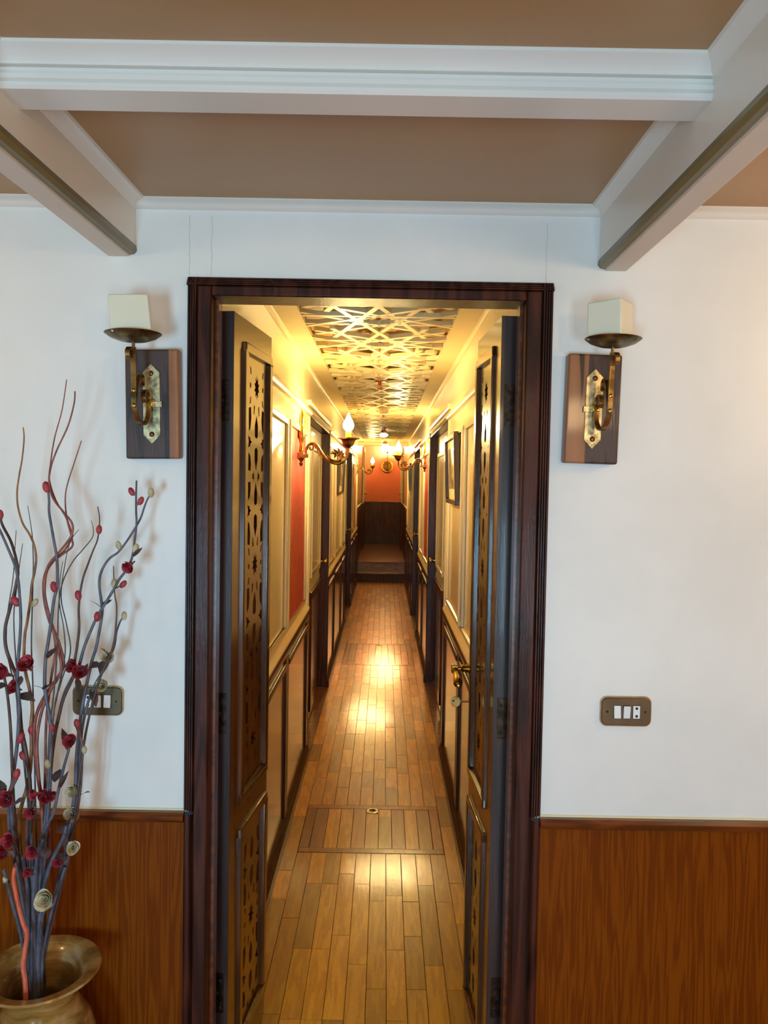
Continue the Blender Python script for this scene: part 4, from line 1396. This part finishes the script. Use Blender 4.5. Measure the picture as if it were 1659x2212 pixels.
branch('tall dark branch with a red bud at its top left of centre', 's',
       [(103, 1052), (106, 1080), (106, 1104), (110, 1131), (117, 1171), (123, 1207), (124, 1262), (118, 1290), (114, 1315), (111, 1341), (104, 1388), (99, 1420), (97, 1457), (97, 1483), (101, 1514), (108, 1553), (110, 1606), (108, 1660), (107, 1703), (100, 1790), (90, 1900), (84, 2000)],
       -0.15, 0.0046, 0.0024, buds=[(100, 1052, 'r', 11), (117, 1268, 'r', 11), (112, 1572, 'r', 9)], roses=[(100, 1718, 'r', 14, 0.2, 0.35), (114, 1716, 'r', 11, 0.8, 0.0)], leaves=[(100, 1424, 20, -26, 10), (98, 1490, -34, -10, 11), (98, 1490, 10, -14, 16)])
branch('dark branch curving in from the left edge with crimson rose and buds', 'b',
       [(-4, 1100), (5, 1133), (23, 1168), (34, 1204), (39, 1234), (36, 1256), (30, 1285), (19, 1324), (12, 1353), (11, 1381), (15, 1407), (25, 1434), (36, 1462), (39, 1500), (42, 1553), (53, 1606), (61, 1653), (65, 1699), (66, 1760), (66, 1850), (70, 1950)],
       -0.17, 0.0048, 0.0026, buds=[(50, 1633, 'r', 10), (0, 1112, 'r', 10)], roses=[(33, 1482, 'r', 14, -0.5, 0.6)], leaves=[(40, 1500, 36, 14, 17)], base=70)
branch('straight dark branch from the left edge with a red bud halfway', 's',
       [(-4, 1138), (3, 1152), (18, 1186), (31, 1218), (39, 1251), (43, 1294), (45, 1337), (43, 1381), (39, 1432), (38, 1470), (41, 1520), (40, 1570), (36, 1620), (28, 1680), (24, 1740), (34, 1830), (54, 1940)],
       -0.19, 0.0044, 0.0024, buds=[(33, 1299, 'r', 11), (45, 1594, 'r', 11)], roses=[(62, 1432, 'r', 17, 0.05, 0.95)], leaves=[(46, 1460, -6, 24, 9)], base=66)
branch('ochre wavy twig standing alone at the upper left', 'o',
       [(50, 923), (52, 947), (48, 990), (41, 1030), (37, 1063), (39, 1095), (49, 1130), (63, 1153), (74, 1178), (78, 1206), (75, 1234), (69, 1262), (66, 1295), (59, 1343), (54, 1369), (52, 1407), (53, 1435), (57, 1460), (63, 1485), (70, 1527), (67, 1567), (68, 1606), (66, 1659), (57, 1706), (49, 1732), (42, 1772), (46, 1860), (58, 1960)],
       -0.14, 0.0046, 0.0013, buds=[(75, 1302, 'w', 9), (68, 1576, 'r', 10)], base=68)
branch('tallest red-brown twig looping beside the left sconce', 'r',
       [(162, 845), (160, 872), (147, 920), (123, 972), (110, 1009), (106, 1043), (115, 1077), (139, 1108), (155, 1129), (157, 1148), (149, 1166), (126, 1195), (105, 1221), (97, 1253), (97, 1287), (110, 1342), (126, 1384), (134, 1410), (138, 1432), (134, 1448), (120, 1470), (108, 1486), (89, 1518), (78, 1548), (74, 1580), (75, 1620), (80, 1659), (87, 1706), (100, 1765), (106, 1800), (107, 1840), (98, 1873), (88, 1913), (80, 1980)],
       -0.15, 0.0046, 0.0014, base=74)
branch('thin red-brown twig with the highest tip, crossing the looping twig', 'r',
       [(144, 820), (134, 886), (118, 946), (109, 1003), (107, 1038), (121, 1082), (142, 1116), (148, 1135), (156, 1166), (155, 1182), (131, 1200), (108, 1218), (95, 1250), (95, 1290), (103, 1330), (119, 1375), (128, 1410), (132, 1450), (112, 1486), (92, 1530), (80, 1600), (84, 1680), (92, 1780), (90, 1880)],
       -0.13, 0.0040, 0.0010)
branch('thin red-brown twig with a straight tip leaning right', 'r',
       [(176, 952), (160, 1001), (146, 1045), (141, 1077), (144, 1116), (152, 1142), (156, 1160), (140, 1188), (118, 1210), (100, 1240), (98, 1300), (112, 1350), (120, 1400), (110, 1470), (100, 1560), (98, 1660), (94, 1780), (86, 1900)],
       -0.12, 0.0034, 0.0010)
branch('low branch with cream rose at right above the vase rim', 's',
       [(160, 1826), (152, 1840), (146, 1857), (138, 1882), (127, 1917), (110, 1972), (95, 2045)],
       -0.20, 0.0044, 0.0024, roses=[(160, 1828, 'w', 13, 0.3, 0.4), (129, 1856, 'r', 11, 0.1, 0.3)], leaves=[(118, 1876, 36, -2, 9), (142, 1840, -2, -40, 10)], base=90)
branch('thick slate branch ending in a dark cup-shaped leaf', 's',
       [(143, 1782), (139, 1804), (127, 1830), (105, 1877), (92, 1935), (84, 2010)],
       -0.21, 0.0056, 0.0036, leaves=[(139, 1800, 8, -32, 30), (120, 1846, 26, 12, 10)], base=82)
branch('slate branch with crimson rose and brown leaf below the switch', 's',
       [(155, 1598), (148, 1622), (138, 1657), (127, 1703), (115, 1757), (98, 1790), (85, 1830), (78, 1900), (74, 1980)],
       -0.19, 0.0048, 0.0024, roses=[(155, 1597, 'r', 13, 0.25, 0.4)], leaves=[(146, 1622, -12, -50, 16), (128, 1706, 20, -42, 10), (118, 1690, 12, -30, 15)], base=76)
branch('branch with ivory bud just below the left switch plate', 'b',
       [(181, 1618), (178, 1640), (176, 1680), (172, 1720), (160, 1790), (140, 1870), (112, 1980)],
       -0.15, 0.0036, 0.0018, buds=[(182, 1620, 'w', 8), (166, 1563, 'r', 9)], base=88)
branch('low branch with striped crimson rose at the left', 's',
       [(17, 1722), (18, 1752), (21, 1799), (32, 1850), (46, 1930), (60, 2010)],
       -0.22, 0.0044, 0.0026, roses=[(16, 1724, 'r', 16, 0.1, 0.3)], buds=[(36, 1672, 'r', 10)], leaves=[(24, 1745, 30, -20, 18), (4, 1720, -4, -36, 16)], base=66)
branch('short branch with a pale crimson rose near the left edge', 'b',
       [(22, 1812), (30, 1830), (40, 1862), (52, 1920), (64, 2000)],
       -0.225, 0.0046, 0.0028, roses=[(22, 1813, 'r', 14, -0.2, 0.3), (6, 1838, 'r', 15, -0.2, 0.4)], leaves=[(30, 1868, 14, -34, 10), (18, 1850, -24, 8, 12)], base=70)
branch('short branch with an oval crimson rose in the middle of the bundle', 's',
       [(74, 1834), (79, 1856), (74, 1905), (72, 1960)],
       -0.225, 0.0050, 0.0030, roses=[(74, 1836, 'r', 13, 0.0, 0.15), (64, 1880, 'r', 9, 0.2, 0.3)], leaves=[(102, 1856, -6, -26, 16)], base=76)
branch('short branch with the large white rose low at right', 's',
       [(101, 1936), (98, 1960), (90, 1990), (86, 2040)],
       -0.24, 0.0040, 0.0026, roses=[(101, 1938, 'w', 19, 0.0, 0.35)], leaves=[(96, 1962, 24, -16, 9), (94, 1962, -14, 14, 9)], base=88)
branch('branch with an old crimson rose cut by the left edge', 'b',
       [(8, 1455), (16, 1500), (22, 1560), (26, 1640), (30, 1740), (40, 1850), (56, 1960)],
       -0.20, 0.0042, 0.0026, roses=[(8, 1452, 'r', 18, -0.6, 0.5)], leaves=[(16, 1478, -30, 14, 18)], base=68)
branch('branch with hanging dark red rose buds under the roses', 'b',
       [(75, 1708), (72, 1740), (60, 1770), (58, 1830), (60, 1900), (64, 1980)],
       -0.20, 0.0050, 0.0028, roses=[(76, 1712, 'r', 11, -0.7, 0.2), (68, 1752, 'r', 11, 0.2, 0.1)], leaves=[(62, 1768, 24, -12, 12)], base=72)
branch('branch with small ivory bud low in the bundle', 's',
       [(106, 1650), (104, 1690), (100, 1740), (92, 1830), (84, 1930)],
       -0.17, 0.0040, 0.0022, buds=[(103, 1650, 'w', 9)], base=80)
branch('bare slate stick leaning left out of the vase', 's',
       [(8, 1880), (14, 1900), (24, 1940), (38, 1990), (52, 2050)],
       -0.21, 0.0042, 0.0034, buds=[(12, 1900, 'w', 8)], base=62)
branch('thick coral stick at the front left of the bundle', 'c',
       [(32, 1874), (29, 1899), (36, 1939), (49, 1992), (58, 2018), (53, 2058), (50, 2090)],
       -0.24, 0.0050, 0.0036, base=50, base_y=-0.23)
branch('pale bare stick behind the coral stick', 'w',
       [(44, 1960), (52, 2015), (60, 2060), (61, 2100)],
       -0.225, 0.0030, 0.0024, base=60, base_y=-0.22)
for k, (pp, lab) in enumerate((
        ([(60, 1092), (66, 1130), (70, 1162), (72, 1220), (70, 1300), (68, 1400), (72, 1520)], 'fine dark wisp right of the ochre twig'),
        ([(35, 1145), (32, 1190), (28, 1250), (16, 1330), (14, 1400), (24, 1450), (40, 1540)], 'fine dark wisp crossing the left branches'),
        ([(49, 1174), (43, 1215), (36, 1270), (30, 1330), (34, 1420), (46, 1540)], 'fine dark wisp between the left red buds'),
        ([(170, 1144), (152, 1170), (140, 1220), (132, 1290), (144, 1350), (152, 1410), (130, 1480), (112, 1580)], 'fine dark wisp right of the looping twig'),
        ([(136, 1212), (130, 1250), (128, 1300), (138, 1360), (140, 1420), (124, 1500), (110, 1600)], 'fine dark wisp left of the round red bud'),
        ([(197, 1124), (201, 1140), (200, 1160), (180, 1186), (156, 1215), (134, 1262), (126, 1320), (124, 1400), (116, 1500), (104, 1640)], 'thin curved brown twig ending left of the round red bud'))):
    branch(lab, 'w', pp, -0.13 - 0.01 * k, 0.0022, 0.0006, name='fine_wisp')
# the dense bundle of plain slate stems standing in the vase mouth
for k, (tx, ty) in enumerate(((48, 1850), (60, 1826), (66, 1800), (80, 1846), (92, 1812), (98, 1830), (56, 1872))):
    branch('plain slate stem in the tight bundle above the vase', 's', [(tx, ty), ((tx + 70) / 2 + k * 1.2, (ty + 1990) / 2), (62 + k * 4, 1990)], -0.20 + 0.01 * (k % 4), 0.0054, 0.004, base=60 + k * 5, name='plain_stem')
